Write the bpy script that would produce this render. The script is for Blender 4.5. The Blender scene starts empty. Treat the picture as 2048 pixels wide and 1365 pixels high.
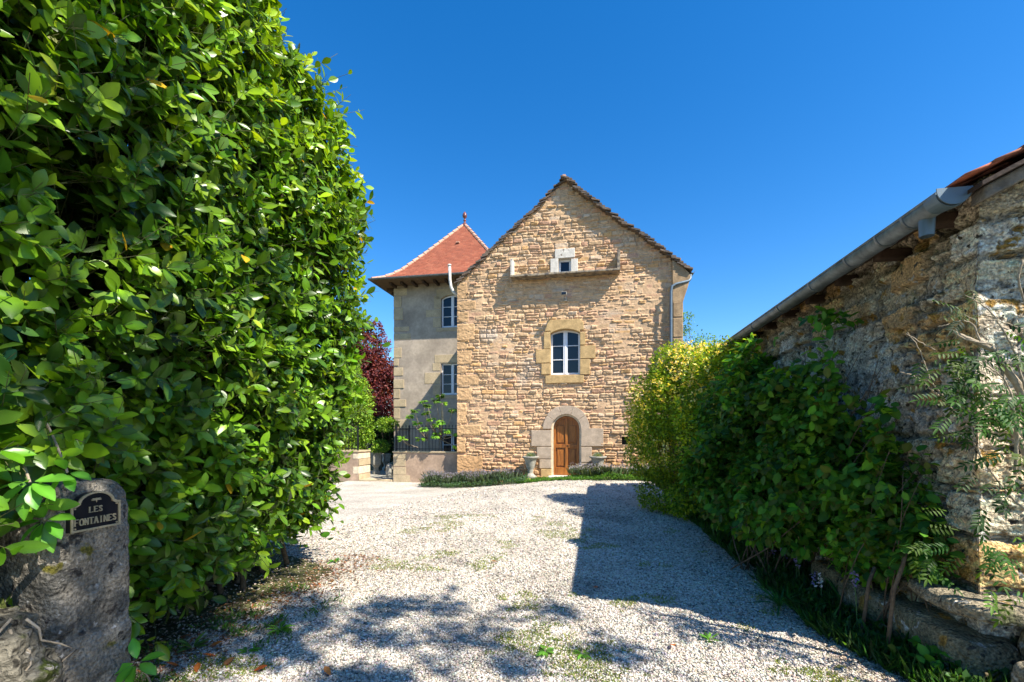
import bpy, math, random
import numpy as np
C = bpy.context.scene
col = C.collection
rng = np.random.default_rng(7)
random.seed(7)
PI = math.pi

# ------------------------------------------------------------------ camera, sky, sun, exposure
F = 910.0; HZ = 865.0; CX = 1024.0; H = 1.55       # focal in photo pixels, horizon row, eye height
cam = bpy.data.cameras.new('camera'); camo = bpy.data.objects.new('camera', cam); col.objects.link(camo)
cam.sensor_width = 36; cam.lens = 36*F/2048; cam.shift_y = (HZ-682.5)/2048
cam.clip_start = 0.05; cam.clip_end = 3000
camo.location = (0, 0, H); camo.rotation_euler = (PI/2, 0, 0)
C.camera = camo
CT, ST = math.cos(math.radians(10.5)), math.sin(math.radians(10.5))
def W(u, v, z):                                    # house frame (u along the facade, v away) -> world
    return np.stack([CT*np.asarray(u, float)+ST*np.asarray(v, float), -ST*np.asarray(u, float)+CT*np.asarray(v, float), np.asarray(z, float)+0*np.asarray(u, float)], -1)
def P(px, py, v):                                  # photo pixel on a plane v = const -> (u, z)
    dx = (px-CX)/F; t = v/(ST*dx+CT)
    return t*(CT*dx-ST), H-(py-HZ)/F*t
def PU(px, py, u):                                 # photo pixel on a plane u = const -> (v, z)
    dx = (px-CX)/F; t = u/(CT*dx-ST)
    return t*(ST*dx+CT), H-(py-HZ)/F*t
SD = W(-2.25, 1.22, -2.97); SD = SD/np.linalg.norm(SD)
world = bpy.data.worlds.new('World'); C.world = world; world.use_nodes = True
nt = world.node_tree; bg = nt.nodes['Background']
sky = nt.nodes.new('ShaderNodeTexSky'); sky.sky_type = 'NISHITA'; sky.sun_disc = False
sky.sun_elevation = math.asin(-SD[2]); sky.sun_rotation = math.atan2(-SD[0], -SD[1])
sky.air_density = 1.0; sky.dust_density = 0.3; sky.ozone_density = 3.0; sky.altitude = 300
hs = nt.nodes.new('ShaderNodeHueSaturation'); hs.inputs['Saturation'].default_value = 1.38; hs.inputs['Hue'].default_value = .5035
nt.links.new(sky.outputs[0], hs.inputs['Color']); nt.links.new(hs.outputs[0], bg.inputs[0])
bg.inputs[1].default_value = 0.118
sl = bpy.data.lights.new('sun', 'SUN'); sl.energy = 5.0; sl.angle = math.radians(.5); sl.color = (1, .93, .82)
so = bpy.data.objects.new('sun', sl); col.objects.link(so)
from mathutils import Vector
so.rotation_euler = Vector(SD.tolist()).to_track_quat('-Z', 'Y').to_euler()
C.view_settings.view_transform = 'Standard'; C.view_settings.look = 'None'
C.view_settings.exposure = 1.06; C.view_settings.gamma = 1
C.cycles.max_bounces = 6; C.cycles.transparent_max_bounces = 4

# ------------------------------------------------------------------ numeric helpers
def _h(ix, iy, iz, s):
    n = (ix*374761393+iy*668265263+iz*2147483647+s*1274126177) & 0xffffffff
    n = ((n ^ (n >> 13))*1274126177) & 0xffffffff
    n = n ^ (n >> 16)
    return (n & 0xffff)/65535.0
def vn(p, s=0):
    p = np.asarray(p, float); f = np.floor(p); i = f.astype(np.int64); t = p-f; t = t*t*(3-2*t)
    r = 0
    for a in (0, 1):
        for b in (0, 1):
            for c in (0, 1):
                w = (t[..., 0] if a else 1-t[..., 0])*(t[..., 1] if b else 1-t[..., 1])*(t[..., 2] if c else 1-t[..., 2])
                r = r+w*_h(i[..., 0]+a, i[..., 1]+b, i[..., 2]+c, s)
    return r*2-1
def fbm(p, s=0, o=3):
    r = 0; a = 1.0; p = np.asarray(p, float)
    for k in range(o): r = r+a*vn(p*(2.03**k)+k*7.3, s+k); a *= .5
    return r/1.75
def p3(a, b, c=0): return np.stack([a, b, np.zeros_like(a)+c], -1)
def ss(x): x = np.clip(x, 0, 1); return x*x*(3-2*x)
def nz(a): return a/np.maximum(np.linalg.norm(a, axis=-1, keepdims=True), 1e-9)
def gz(u, v):                                      # ground height
    u = np.asarray(u, float); v = np.asarray(v, float)
    return -.34*ss((v-8)/7)*ss((-.5-u)/4.5)

def mesh(name, V, Fc, m, parent=None, cols=None, smooth=False, loc=None):
    V = np.asarray(V, float)
    if parent is not None:
        q_ = parent
        while q_ is not None: V = V-np.array(q_.location); q_ = q_.parent
    elif loc is not None: V = V-np.array(loc)
    me = bpy.data.meshes.new(name)
    if isinstance(Fc, np.ndarray):
        k = Fc.shape[1]; n = len(Fc)
        me.vertices.add(len(V)); me.vertices.foreach_set('co', V.astype(np.float32).ravel())
        me.loops.add(n*k); me.loops.foreach_set('vertex_index', Fc.astype(np.int32).ravel())
        me.polygons.add(n); me.polygons.foreach_set('loop_start', np.arange(0, n*k, k, dtype=np.int32))
        me.update(calc_edges=True)
    else:
        me.from_pydata(V.tolist(), [], Fc); me.update()
    if smooth: me.polygons.foreach_set('use_smooth', np.ones(len(me.polygons), bool))
    if cols is not None:
        a = me.color_attributes.new('col', 'FLOAT_COLOR', 'POINT')
        c = np.ones((len(V), 4), np.float32); c[:, :3] = cols; a.data.foreach_set('color', c.ravel())
    me.materials.append(m)
    o = bpy.data.objects.new(name, me); col.objects.link(o)
    if parent is not None: o.parent = parent
    elif loc is not None: o.location = loc
    return o
def tag(o, label=None, cat=None, group=None, kind=None):
    for k, x in (('label', label), ('category', cat), ('group', group), ('kind', kind)):
        if x: o[k] = x
    return o
def thing(name, label, cat, loc, group=None):
    o = bpy.data.objects.new(name, None); col.objects.link(o); o.location = [float(x) for x in loc]
    return tag(o, label, cat, group)

class MB:                                          # collects shapes in (u, v, z), converts on build
    def __init__(s): s.v = []; s.f = []
    def add(s, vs, fs):
        n = len(s.v); s.v += [tuple(map(float, x)) for x in vs]; s.f += [tuple(n+i for i in f) for f in fs]; return s
    def box(s, a, b):
        (x0, y0, z0), (x1, y1, z1) = a, b
        x0, x1 = sorted((x0, x1)); y0, y1 = sorted((y0, y1)); z0, z1 = sorted((z0, z1))
        return s.add([(x0,y0,z0),(x1,y0,z0),(x1,y1,z0),(x0,y1,z0),(x0,y0,z1),(x1,y0,z1),(x1,y1,z1),(x0,y1,z1)],
              [(0,3,2,1),(4,5,6,7),(0,1,5,4),(1,2,6,5),(2,3,7,6),(3,0,4,7)])
    def prism(s, poly, a, b, ax='v'):              # poly in (u,z) along v, or in (v,z) along u, or (u,v) along z
        n = len(poly)
        mk = {'v': lambda p, d: (p[0], d, p[1]), 'u': lambda p, d: (d, p[0], p[1]), 'z': lambda p, d: (p[0], p[1], d)}[ax]
        return s.add([mk(p, a) for p in poly]+[mk(p, b) for p in poly],
              [tuple(range(n)), tuple(range(2*n-1, n-1, -1))]+[(i, i+n, (i+1) % n+n, (i+1) % n) for i in range(n)])
    def tube(s, pts, r, k=8, cap=True):
        pts = np.asarray(pts, float); n = len(pts); r = np.broadcast_to(r, (n,))
        T = np.gradient(pts, axis=0); T = nz(T); ref = np.array([0, 0, 1.]) if abs(T[0][2]) < .9 else np.array([1., 0, 0])
        A = nz(np.cross(T, ref)); B = np.cross(T, A); vs = []
        for i in range(n):
            for j in range(k):
                a = 2*PI*j/k; vs.append(pts[i]+r[i]*(math.cos(a)*A[i]+math.sin(a)*B[i]))
        fs = [(i*k+j, i*k+(j+1) % k, (i+1)*k+(j+1) % k, (i+1)*k+j) for i in range(n-1) for j in range(k)]
        if cap: fs += [tuple(range(k-1, -1, -1)), tuple(range((n-1)*k, n*k))]
        return s.add(vs, fs)
    def lathe(s, c, prof, k=20):                   # prof: (r, z)
        vs = [(c[0]+r*math.cos(2*PI*j/k), c[1]+r*math.sin(2*PI*j/k), c[2]+z) for r, z in prof for j in range(k)]
        return s.add(vs, [(i*k+j, i*k+(j+1) % k, (i+1)*k+(j+1) % k, (i+1)*k+j) for i in range(len(prof)-1) for j in range(k)])
    def build(s, name, m, parent=None, bev=0, smooth=False, **k):
        v = np.array(s.v); o = mesh(name, W(v[:, 0], v[:, 1], v[:, 2]), s.f, m, parent, smooth=smooth, **k)
        if bev:
            b = o.modifiers.new('bevel', 'BEVEL'); b.width = bev; b.segments = 2; b.limit_method = 'ANGLE'; b.angle_limit = .6
        return o

# ------------------------------------------------------------------ materials
def mat(name, c=(.5, .5, .5), rough=.8, attr=False, n=(8., .25), fine=(60., .2), bump=(.3, 40., .01), metal=0, c2=None, n2=3., spec=.5, stain=None):
    m = bpy.data.materials.new(name); m.use_nodes = True; t = m.node_tree; L = t.links; N = t.nodes
    b = N['Principled BSDF']; b.inputs['Roughness'].default_value = rough; b.inputs['Metallic'].default_value = metal
    b.inputs['Specular IOR Level'].default_value = spec
    tc = N.new('ShaderNodeTexCoord'); co = tc.outputs['Object']
    if attr:
        a = N.new('ShaderNodeAttribute'); a.attribute_name = 'col'; cur = a.outputs['Color']
    else:
        a = N.new('ShaderNodeRGB'); a.outputs[0].default_value = (*c, 1); cur = a.outputs[0]
    def noise(sc, det=4):
        x = N.new('ShaderNodeTexNoise'); x.inputs['Scale'].default_value = sc; x.inputs['Detail'].default_value = det; L.new(co, x.inputs['Vector']); return x.outputs['Fac']
    def mul(cur, f, amt):
        r = N.new('ShaderNodeMapRange'); r.inputs['From Min'].default_value = .3; r.inputs['From Max'].default_value = .7
        r.inputs['To Min'].default_value = 1-amt; r.inputs['To Max'].default_value = 1+amt*.7; L.new(f, r.inputs['Value'])
        x = N.new('ShaderNodeVectorMath'); x.operation = 'SCALE'; L.new(cur, x.inputs[0]); L.new(r.outputs[0], x.inputs['Scale']); return x.outputs[0]
    if c2 is not None:
        mx = N.new('ShaderNodeMix'); mx.data_type = 'RGBA'; r = N.new('ShaderNodeMapRange'); r.inputs['From Min'].default_value = .45; r.inputs['From Max'].default_value = .6
        L.new(noise(n2, 5), r.inputs['Value']); L.new(r.outputs[0], mx.inputs['Factor']); L.new(cur, mx.inputs['A']); mx.inputs['B'].default_value = (*c2, 1); cur = mx.outputs['Result']
    if stain is not None:                          # (colour, scale, threshold): lichen and grime spots
        for sc_, scale, th in stain:
            mx = N.new('ShaderNodeMix'); mx.data_type = 'RGBA'; r = N.new('ShaderNodeMapRange'); r.inputs['From Min'].default_value = th; r.inputs['From Max'].default_value = th+.05
            L.new(noise(scale, 6), r.inputs['Value']); L.new(r.outputs[0], mx.inputs['Factor']); L.new(cur, mx.inputs['A']); mx.inputs['B'].default_value = (*sc_, 1); cur = mx.outputs['Result']
    if n: cur = mul(cur, noise(n[0]), n[1])
    if fine: cur = mul(cur, noise(fine[0], 6), fine[1])
    L.new(cur, b.inputs['Base Color'])
    if bump:
        bp = N.new('ShaderNodeBump'); bp.inputs['Strength'].default_value = bump[0]; bp.inputs['Distance'].default_value = bump[2]
        L.new(noise(bump[1], 8), bp.inputs['Height']); L.new(bp.outputs[0], b.inputs['Normal'])
    return m
def leafmat(name, rough=.4, tr=.3, spec=.5):
    m = bpy.data.materials.new(name); m.use_nodes = True; t = m.node_tree; L = t.links; N = t.nodes
    b = N['Principled BSDF']; b.inputs['Roughness'].default_value = rough; b.inputs['Specular IOR Level'].default_value = spec
    a = N.new('ShaderNodeAttribute'); a.attribute_name = 'col'; L.new(a.outputs['Color'], b.inputs['Base Color'])
    tl = N.new('ShaderNodeBsdfTranslucent'); x = N.new('ShaderNodeVectorMath'); x.operation = 'MULTIPLY'; x.inputs[1].default_value = (1.9, 1.7, .6)
    L.new(a.outputs['Color'], x.inputs[0]); L.new(x.outputs[0], tl.inputs['Color'])
    mx = N.new('ShaderNodeMixShader'); mx.inputs[0].default_value = tr; L.new(b.outputs[0], mx.inputs[1]); L.new(tl.outputs[0], mx.inputs[2])
    L.new(mx.outputs[0], N['Material Output'].inputs['Surface'])
    return m
M = dict(
    masonry=mat('rubble_masonry', attr=True, rough=.95, n=(9, .18), fine=(45, .3), bump=(.5, 55, .012), spec=.2),
    ashlar=mat('ochre_ashlar', (.50, .34, .155), .9, n=(6, .25), fine=(40, .25), bump=(.5, 30, .012), spec=.2),
    pierstone=mat('brown_pier_stone', (.36, .25, .14), .9, n=(6, .3), fine=(40, .25), bump=(.5, 30, .012), spec=.2),
    pinkstone=mat('pinkish_limestone', (.46, .36, .26), .9, n=(6, .2), fine=(40, .22), bump=(.4, 30, .01), spec=.2),
    palestone=mat('pale_limestone', (.62, .58, .5), .9, n=(8, .18), fine=(50, .2), bump=(.4, 30, .01), stain=[((.2, .16, .12), 9, .64)], spec=.2),
    cream=mat('cream_reveal', (.72, .6, .42), .9, fine=(50, .1), spec=.2),
    ledge=mat('weathered_ledge_stone', (.36, .29, .2), .95, n=(10, .3), fine=(60, .3), c2=(.16, .14, .12), n2=6, bump=(.6, 40, .02), spec=.2),
    slab=mat('stone_roof_slab', (.19, .14, .10), .95, n=(5, .35), fine=(40, .3), c2=(.12, .1, .085), n2=3, bump=(.6, 30, .02), spec=.2),
    render=mat('taupe_lime_render', (.43, .355, .27), .95, n=(1.2, .25), fine=(9, .14), c2=(.37, .305, .235), n2=1.1, bump=(.5, 40, .008), spec=.15),
    lowwall=mat('rose_lime_render', (.42, .30, .21), .95, n=(2, .25), fine=(12, .18), bump=(.3, 50, .006), spec=.15),
    quoin=mat('sandy_quoin', (.47, .37, .23), .9, n=(3, .2), fine=(30, .2), bump=(.4, 30, .01), spec=.2),
    terra=mat('terracotta_tile', attr=True, rough=.8, n=(2, .10), fine=(40, .15), bump=(.3, 40, .006), spec=.3),
    hip=mat('pale_hip_tile', (.55, .33, .23), .85, n=(8, .3), fine=(40, .2), spec=.3),
    zinc=mat('zinc', (.20, .215, .22), .5, metal=.6, n=(6, .3), fine=(30, .2), bump=(.15, 12, .01)),
    bluezinc=mat('blue_grey_pipe', (.13, .18, .22), .5, metal=.3, n=(6, .15), fine=None, bump=None),
    whitepipe=mat('cream_pipe', (.62, .58, .5), .5, fine=None, bump=None),
    white=mat('white_window_paint', (.78, .79, .8), .45, n=(6, .05), fine=None, bump=None),
    wood=mat('dark_rafter_wood', (.06, .033, .02), .8, n=(10, .3), bump=(.4, 30, .01)),
    iron=mat('black_iron', (.015, .015, .016), .5, metal=.4, n=None, fine=None, bump=None),
    urn=mat('grey_cast_stone', (.36, .34, .28), .9, n=(10, .3), fine=(60, .25), bump=(.5, 50, .01), spec=.2),
    bark=mat('brown_bark', (.16, .11, .07), .9, n=(10, .35), fine=(50, .3), bump=(.7, 30, .02), spec=.2),
    twig=mat('pale_dry_twig', (.38, .31, .22), .85, n=(12, .3), fine=(60, .2), bump=(.5, 60, .01), spec=.2),
    greenstem=mat('green_brown_stem', (.10, .11, .035), .7, bump=None),
    pillar=mat('weathered_pillar_stone', (.27, .24, .19), .95, n=(5, .4), fine=(70, .5), bump=(1.0, 55, .04), spec=.15,
               stain=[((.13, .12, .10), 4, .53), ((.06, .055, .05), 14, .60), ((.17, .15, .03), 6, .64), ((.5, .47, .42), 18, .66)]),
    mossrock=mat('mossy_rubble', (.20, .18, .135), .95, n=(6, .4), fine=(50, .45), bump=(1.0, 50, .04), spec=.1, stain=[((.10, .12, .03), 5, .53), ((.05, .045, .035), 15, .58), ((.42, .39, .33), 20, .63)]),
    barnstone=mat('old_barn_masonry', attr=True, rough=.95, n=(9, .35), fine=(60, .6), bump=(1.0, 45, .05), spec=.15,
               stain=[((.42, .24, .06), 6.5, .61), ((.16, .16, .08), 3.1, .62), ((.08, .07, .055), 19, .62), ((.60, .57, .50), 12, .63)]),
    brass=mat('aged_brass', (.42, .35, .22), .45, metal=.3, n=(30, .2), fine=None, bump=None),
    black=mat('black_sign_paint', (.008, .008, .012), .3, n=None, fine=None, bump=None),
    laurel=leafmat('laurel_leaf', .33, .26, .4), soft=leafmat('soft_leaf', .55, .35, .25), petal=leafmat('petal', .7, .35, .1),
    blade=leafmat('grass_blade', .5, .35, .3),
)
def glassmat():
    m = bpy.data.materials.new('window_glass'); m.use_nodes = True; b = m.node_tree.nodes['Principled BSDF']
    b.inputs['Base Color'].default_value = (.008, .012, .02, 1); b.inputs['Roughness'].default_value = .03; b.inputs['Specular IOR Level'].default_value = .4; return m
M['glass'] = glassmat()
def doormat():
    m = mat('varnished_oak', (.30, .105, .022), .35, n=(4, .3), fine=None, bump=None, spec=.4); t = m.node_tree; N = t.nodes; L = t.links
    tc = N.new('ShaderNodeTexCoord'); mp = N.new('ShaderNodeMapping'); mp.inputs['Scale'].default_value = (22, 22, 1.5); L.new(tc.outputs['Object'], mp.inputs[0])
    no = N.new('ShaderNodeTexNoise'); no.inputs['Scale'].default_value = 2; no.inputs['Detail'].default_value = 6; L.new(mp.outputs[0], no.inputs['Vector'])
    r = N.new('ShaderNodeValToRGB'); r.color_ramp.elements[0].position = .35; r.color_ramp.elements[0].color = (.20, .065, .014, 1); r.color_ramp.elements[1].position = .65; r.color_ramp.elements[1].color = (.42, .155, .03, 1)
    L.new(no.outputs['Fac'], r.inputs[0]); L.new(r.outputs[0], N['Principled BSDF'].inputs['Base Color']); return m
M['oak'] = doormat()
def groundmat(name, ca, cb, sc, bumpd):
    m = bpy.data.materials.new(name); m.use_nodes = True; t = m.node_tree; N = t.nodes; L = t.links; b = N['Principled BSDF']
    b.inputs['Roughness'].default_value = .95; b.inputs['Specular IOR Level'].default_value = .15
    tc = N.new('ShaderNodeTexCoord'); vo = N.new('ShaderNodeTexVoronoi'); vo.inputs['Scale'].default_value = sc; L.new(tc.outputs['Object'], vo.inputs['Vector'])
    r = N.new('ShaderNodeValToRGB'); r.color_ramp.elements[0].color = (*ca, 1); r.color_ramp.elements[1].color = (*cb, 1); r.color_ramp.elements[0].position = .15; r.color_ramp.elements[1].position = .8
    sp = N.new('ShaderNodeSeparateColor'); L.new(vo.outputs['Color'], sp.inputs[0]); L.new(sp.outputs[0], r.inputs[0])
    no = N.new('ShaderNodeTexNoise'); no.inputs['Scale'].default_value = .9; no.inputs['Detail'].default_value = 8; L.new(tc.outputs['Object'], no.inputs['Vector'])
    mr = N.new('ShaderNodeMapRange'); mr.inputs['From Min'].default_value = .3; mr.inputs['From Max'].default_value = .7; mr.inputs['To Min'].default_value = .75; mr.inputs['To Max'].default_value = 1.15; L.new(no.outputs['Fac'], mr.inputs[0])
    x = N.new('ShaderNodeVectorMath'); x.operation = 'SCALE'; L.new(r.outputs[0], x.inputs[0]); L.new(mr.outputs[0], x.inputs['Scale']); L.new(x.outputs[0], b.inputs['Base Color'])
    bp = N.new('ShaderNodeBump'); bp.inputs['Distance'].default_value = bumpd; bp.inputs['Strength'].default_value = .9; bp.invert = True
    L.new(vo.outputs['Distance'], bp.inputs['Height']); L.new(bp.outputs[0], b.inputs['Normal']); return m
M['gravel'] = groundmat('limestone_gravel', (.34, .29, .23), (.70, .64, .54), 55, .02)
M['earth'] = groundmat('garden_earth', (.05, .055, .02), (.12, .12, .05), 20, .03)

# ------------------------------------------------------------------ generators
def leaves(Pp, D, Nn, L, Wd, c, mode='full', fold=.25, droop=.15, mid=1.25):
    n = len(Pp); D = nz(D); S = nz(np.cross(D, Nn)); U = np.cross(S, D); L = np.broadcast_to(L, (n,))[:, None]; Wd = np.broadcast_to(Wd, (n,))[:, None]
    fl = np.broadcast_to(fold, (n,))[:, None]; dr = np.broadcast_to(droop, (n,))[:, None]
    if mode == 'full': ts = [0, .14, .4, .68, .9, 1.0]; ws = [.06, .5, .95, .92, .42, .03]
    elif mode == 'mid': ts = [0, .35, .72, 1.0]; ws = [.05, .9, .8, .04]
    if mode in ('full', 'mid'):
        V = []; cc = []
        for t, w in zip(ts, ws):
            for s in (-1, 0, 1):
                V.append(Pp+D*t*L+S*(s*w*.5)*Wd+U*(fl*abs(s)*w*.5*Wd-dr*t*t*L)); cc.append(c*(mid if s == 0 else 1.0))
        k = len(V); V = np.stack(V, 1).reshape(-1, 3); cc = np.stack(cc, 1).reshape(-1, 3)
        f = [(3*i+s, 3*i+s+1, 3*i+s+4, 3*i+s+3) for i in range(len(ts)-1) for s in (0, 1)]
    else:
        V = np.stack([Pp, Pp+D*.5*L-S*.5*Wd+U*fl*.5*Wd, Pp+D*L-U*dr*L, Pp+D*.5*L+S*.5*Wd+U*fl*.5*Wd], 1).reshape(-1, 3)
        cc = np.repeat(c, 4, 0); k = 4; f = [(0, 3, 2), (0, 2, 1)]
    f = np.array(f); Fc = (np.arange(n)[:, None, None]*k+f[None]).reshape(-1, f.shape[1])
    return V, Fc, cc
def join(parts):
    V = []; Fc = []; cc = []; n = 0
    for v, f, c in parts: V.append(v); Fc.append(f+n); cc.append(c); n += len(v)
    return np.concatenate(V), np.concatenate(Fc), np.concatenate(cc)
def rnd(n): return nz(rng.normal(size=(n, 3)))
def pick(n, pal, var=.2):
    pal = np.array(pal); c = pal[rng.integers(len(pal), size=n)]
    return c*(1+var*rng.uniform(-1, 1, (n, 1)))*(1+.06*rng.normal(size=(n, 3)))
def blobpts(blobs, n, rmin=.6, clump=2.2, thr=-.25, seed=0, lump=.18):   # points in ellipsoid shells with noise gaps; blobs in world
    B = np.array([b[:6] for b in blobs], float); w = (B[:, 3]*B[:, 4]+B[:, 4]*B[:, 5]+B[:, 3]*B[:, 5]); w /= w.sum()
    out = []; nn = []; tot = 0
    while tot < n:
        k = rng.choice(len(B), size=n*2, p=w); d = rnd(n*2); r = rmin+(1-rmin)*rng.random((n*2, 1))**.6
        r = r*(1+lump*fbm(d*2.5+k[:, None]*3.1, seed)[:, None])
        p = B[k, :3]+d*B[k, 3:6]*r; g = nz(d/B[k, 3:6])
        ok = fbm(p*clump, seed+5, 2) > thr; ok &= p[:, 2] > .03
        out.append(p[ok]); nn.append(g[ok]); tot += ok.sum()
    return np.concatenate(out)[:n], np.concatenate(nn)[:n]
def scatter(p, g, size, pal, mode='quad', wr=.55, hang=.2, var=.25, rd=.9, droop=.1):
    n = len(p); D = nz(g*.6+rnd(n)*rd+np.array([0, 0, -hang])); Nn = nz(g*.5+np.array([0, 0, .7])+rnd(n)*.6)
    L = size*rng.uniform(.6, 1.25, n)
    return leaves(p, D, Nn, L, L*wr, pick(n, pal, var), mode, .25, droop)
def rock(c, half, e=5., amp=.03, res=14, seed=0, sc=3., rotz=0.0, fine=.012):   # rounded rough block, centre in (u,v,z)
    g = np.linspace(-1, 1, res); A, B = np.meshgrid(g, g, indexing='ij'); V = []; Fc = []; n = 0
    idx = np.arange(res*res).reshape(res, res); q = np.stack([idx[:-1, :-1], idx[1:, :-1], idx[1:, 1:], idx[:-1, 1:]], -1).reshape(-1, 4)
    for ax in range(3):
        for s in (-1, 1):
            X = np.zeros((res*res, 3)); X[:, ax] = s; X[:, (ax+1) % 3] = A.ravel()*s; X[:, (ax+2) % 3] = B.ravel()
            V.append(X); Fc.append(q+n); n += res*res
    X = np.concatenate(V); r = (np.abs(X)**e).sum(1)**(1/e); X = X/r[:, None]
    half = np.array(half); Y = X*half
    d = nz(X); Y = Y+d*(amp*fbm(Y*sc+seed*11.7, seed, 4)+fine*fbm(Y*sc*6+seed, seed+3, 2))[:, None]
    ca, sa = math.cos(rotz), math.sin(rotz); Y = np.stack([Y[:, 0]*ca-Y[:, 1]*sa, Y[:, 0]*sa+Y[:, 1]*ca, Y[:, 2]], -1)+np.array(c)
    return W(Y[:, 0], Y[:, 1], Y[:, 2]), np.concatenate(Fc)
def rocks(name, specs, m, parent=None, loc=None, cols=None):
    V = []; Fc = []; n = 0; cc = []
    for i, s in enumerate(specs):
        v, f = rock(**s); V.append(v); Fc.append(f+n); n += len(v)
        if cols is not None: cc.append(np.repeat([cols[i % len(cols)]], len(v), 0))
    return mesh(name, np.concatenate(V), np.concatenate(Fc), m, parent, cols=np.concatenate(cc) if cols is not None else None, smooth=True, loc=loc)

def masonry(S, Z, seed, ch, lw, smin, smax, pal, mortar, joint=.010, rag=.010, blocks=(), bump=.006, bw=0.0):
    r = np.random.default_rng(seed); pal = np.array(pal)
    Sw = S+.025*fbm(p3(S*2, Z*3), seed)+.008*fbm(p3(S*14, Z*14), seed+9, 2)
    Zw = Z+.05*fbm(p3(S*.7, Z*.7), seed+1, 2)+.022*fbm(p3(S*3.1, Z*4), seed+2, 2)+.006*fbm(p3(S*15, Z*15), seed+8, 2)
    zb = [Z.min()-.4]
    while zb[-1] < Z.max()+.5: zb.append(zb[-1]+r.uniform(*ch))
    zb = np.array(zb); k = np.clip(np.searchsorted(zb, Zw)-1, 0, len(zb)-2)
    h = np.zeros_like(S); C_ = np.zeros(S.shape+(3,)); C_[:] = mortar
    for i in np.unique(k):
        m = k == i; s = Sw[m]; z = Zw[m]; hh = zb[i+1]-zb[i]
        jb = [s.min()-.5-r.random()*.3]
        while jb[-1] < s.max()+.6: jb.append(jb[-1]+r.uniform(*lw)*(.7+.6*hh/ch[1]))
        jb = np.array(jb); j = np.clip(np.searchsorted(jb, s)-1, 0, len(jb)-2); nb = len(jb)
        prot = r.uniform(smin, smax, nb)*(r.random(nb) > .06)+.004; tx = r.uniform(-.14, .10, nb); tz = r.uniform(-.10, .30, nb)
        ci = r.integers(len(pal), size=nb); br = r.uniform(.78, 1.18, nb); sh = r.uniform(.0, .018, nb); split = r.random(nb) < .22; sp = r.uniform(.4, .6, nb)
        dx = np.minimum(s-jb[j], jb[j+1]-s); z0 = zb[i]; lz = (z-z0)
        up = lz > sp[j]*hh; a = np.where(split[j] & up, sp[j]*hh, 0); b_ = np.where(split[j] & ~up, sp[j]*hh, hh)
        dz = np.minimum(lz-a, b_-lz); jt = joint+sh[j]*.5
        R = .03; ddx = dx-jt; ddz = dz-jt*.8; d = R-np.sqrt(np.maximum(R-ddx, 0)**2+np.maximum(R-ddz, 0)**2)
        d = d+rag*fbm(p3(s*11, z*11, seed), seed+4, 2)
        f = ss(d/.02); pr = prot[j]+tx[j]*(s-(jb[j]+jb[j+1])/2)*.5+tz[j]*(lz-(a+b_)/2)
        h[m] = f*np.maximum(pr, .004)
        cs = pal[(ci[j]+split[j]*up*3) % len(pal)]*br[j][:, None]
        C_[m] = C_[m]*(1-f[:, None])+cs*f[:, None]
    Sb = S+bw*fbm(p3(S*3, Z*3), seed+21, 3); Zb = Z+bw*fbm(p3(S*2.2, Z*2.5), seed+22, 3)
    for (s0, s1, z0, z1, c, pr) in blocks:
        d = np.minimum(np.minimum(Sb-s0, s1-Sb), np.minimum(Zb-z0, z1-Zb))+.006*fbm(p3(S*9, Z*9), seed+6, 2)
        m = d > -.004; f = ss((d-.004)/.015); h[m] = (f*pr)[m]; C_[m] = (np.array(mortar)*(1-f[:, None])+np.array(c)*f[:, None]*(1+.12*fbm(p3(S*5, Z*5), seed+7))[:, None])[m]
    h = h+1.6*bump*fbm(p3(S*9, Z*16), seed+13, 2)+bump*fbm(p3(S*22, Z*30), seed+3, 3)+.5*bump*fbm(p3(S*60, Z*60), seed+5, 2)
    return h, C_
def gridfaces(ns, nz_):
    i = np.arange(ns*nz_).reshape(ns, nz_); return np.stack([i[:-1, :-1], i[1:, :-1], i[1:, 1:], i[:-1, 1:]], -1).reshape(-1, 4)
def arch(u0, u1, zs, zc, n=12):                    # arch points from left springing to right
    c = (u0+u1)/2; a = (u1-u0)/2; rise = zc-zs
    if rise >= a*.95: return [(c-a*math.cos(PI*i/n), zs+rise*math.sin(PI*i/n)) for i in range(n+1)]
    R = (a*a+rise*rise)/(2*rise); th = math.asin(a/R)
    return [(c+R*math.sin(-th+2*th*i/n), zc-R+R*math.cos(-th+2*th*i/n)) for i in range(n+1)]
def inpoly(x, y, poly):
    r = np.zeros(len(x), bool); n = len(poly)
    for i in range(n):
        (x0, y0), (x1, y1) = poly[i], poly[(i+1) % n]
        if y0 == y1: continue
        c = ((y0 > y) != (y1 > y)) & (x < (x1-x0)*(y-y0)/(y1-y0)+x0); r ^= c
    return r

# ================================================================== SETTING: ground
gu = np.concatenate([np.linspace(-400, -14, 14), np.linspace(-12, 8, 60), np.linspace(10, 400, 14)])
gv = np.concatenate([np.linspace(-400, -6, 12), np.linspace(-4, 22, 70), np.linspace(24, 900, 20)])
U_, V_ = np.meshgrid(gu, gv, indexing='ij'); Zg = gz(U_, V_)-.012
tag(mesh('ground', W(U_, V_, Zg).reshape(-1, 3), gridfaces(len(gu), len(gv)), M['earth']), kind='structure')
gu = np.arange(-9.5, 1.9, .04); gv = np.arange(-3, 16.3, .05)
U_, V_ = np.meshgrid(gu, gv, indexing='ij')
edge = 1.72+.10*fbm(p3(V_*1.3, V_*0), 3)+.3*ss((3.9-V_)/.9)
Zg = gz(U_, V_)+.004*fbm(p3(U_*9, V_*9), 2)+.012*fbm(p3(U_*1.2, V_*1.2), 4)
ledge_ = -2.9+.14*fbm(p3(V_*1.1, V_*0), 33)-1.2*ss((V_-4.6)/.8)-9*ss((V_-5.6)/1.0)
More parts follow.
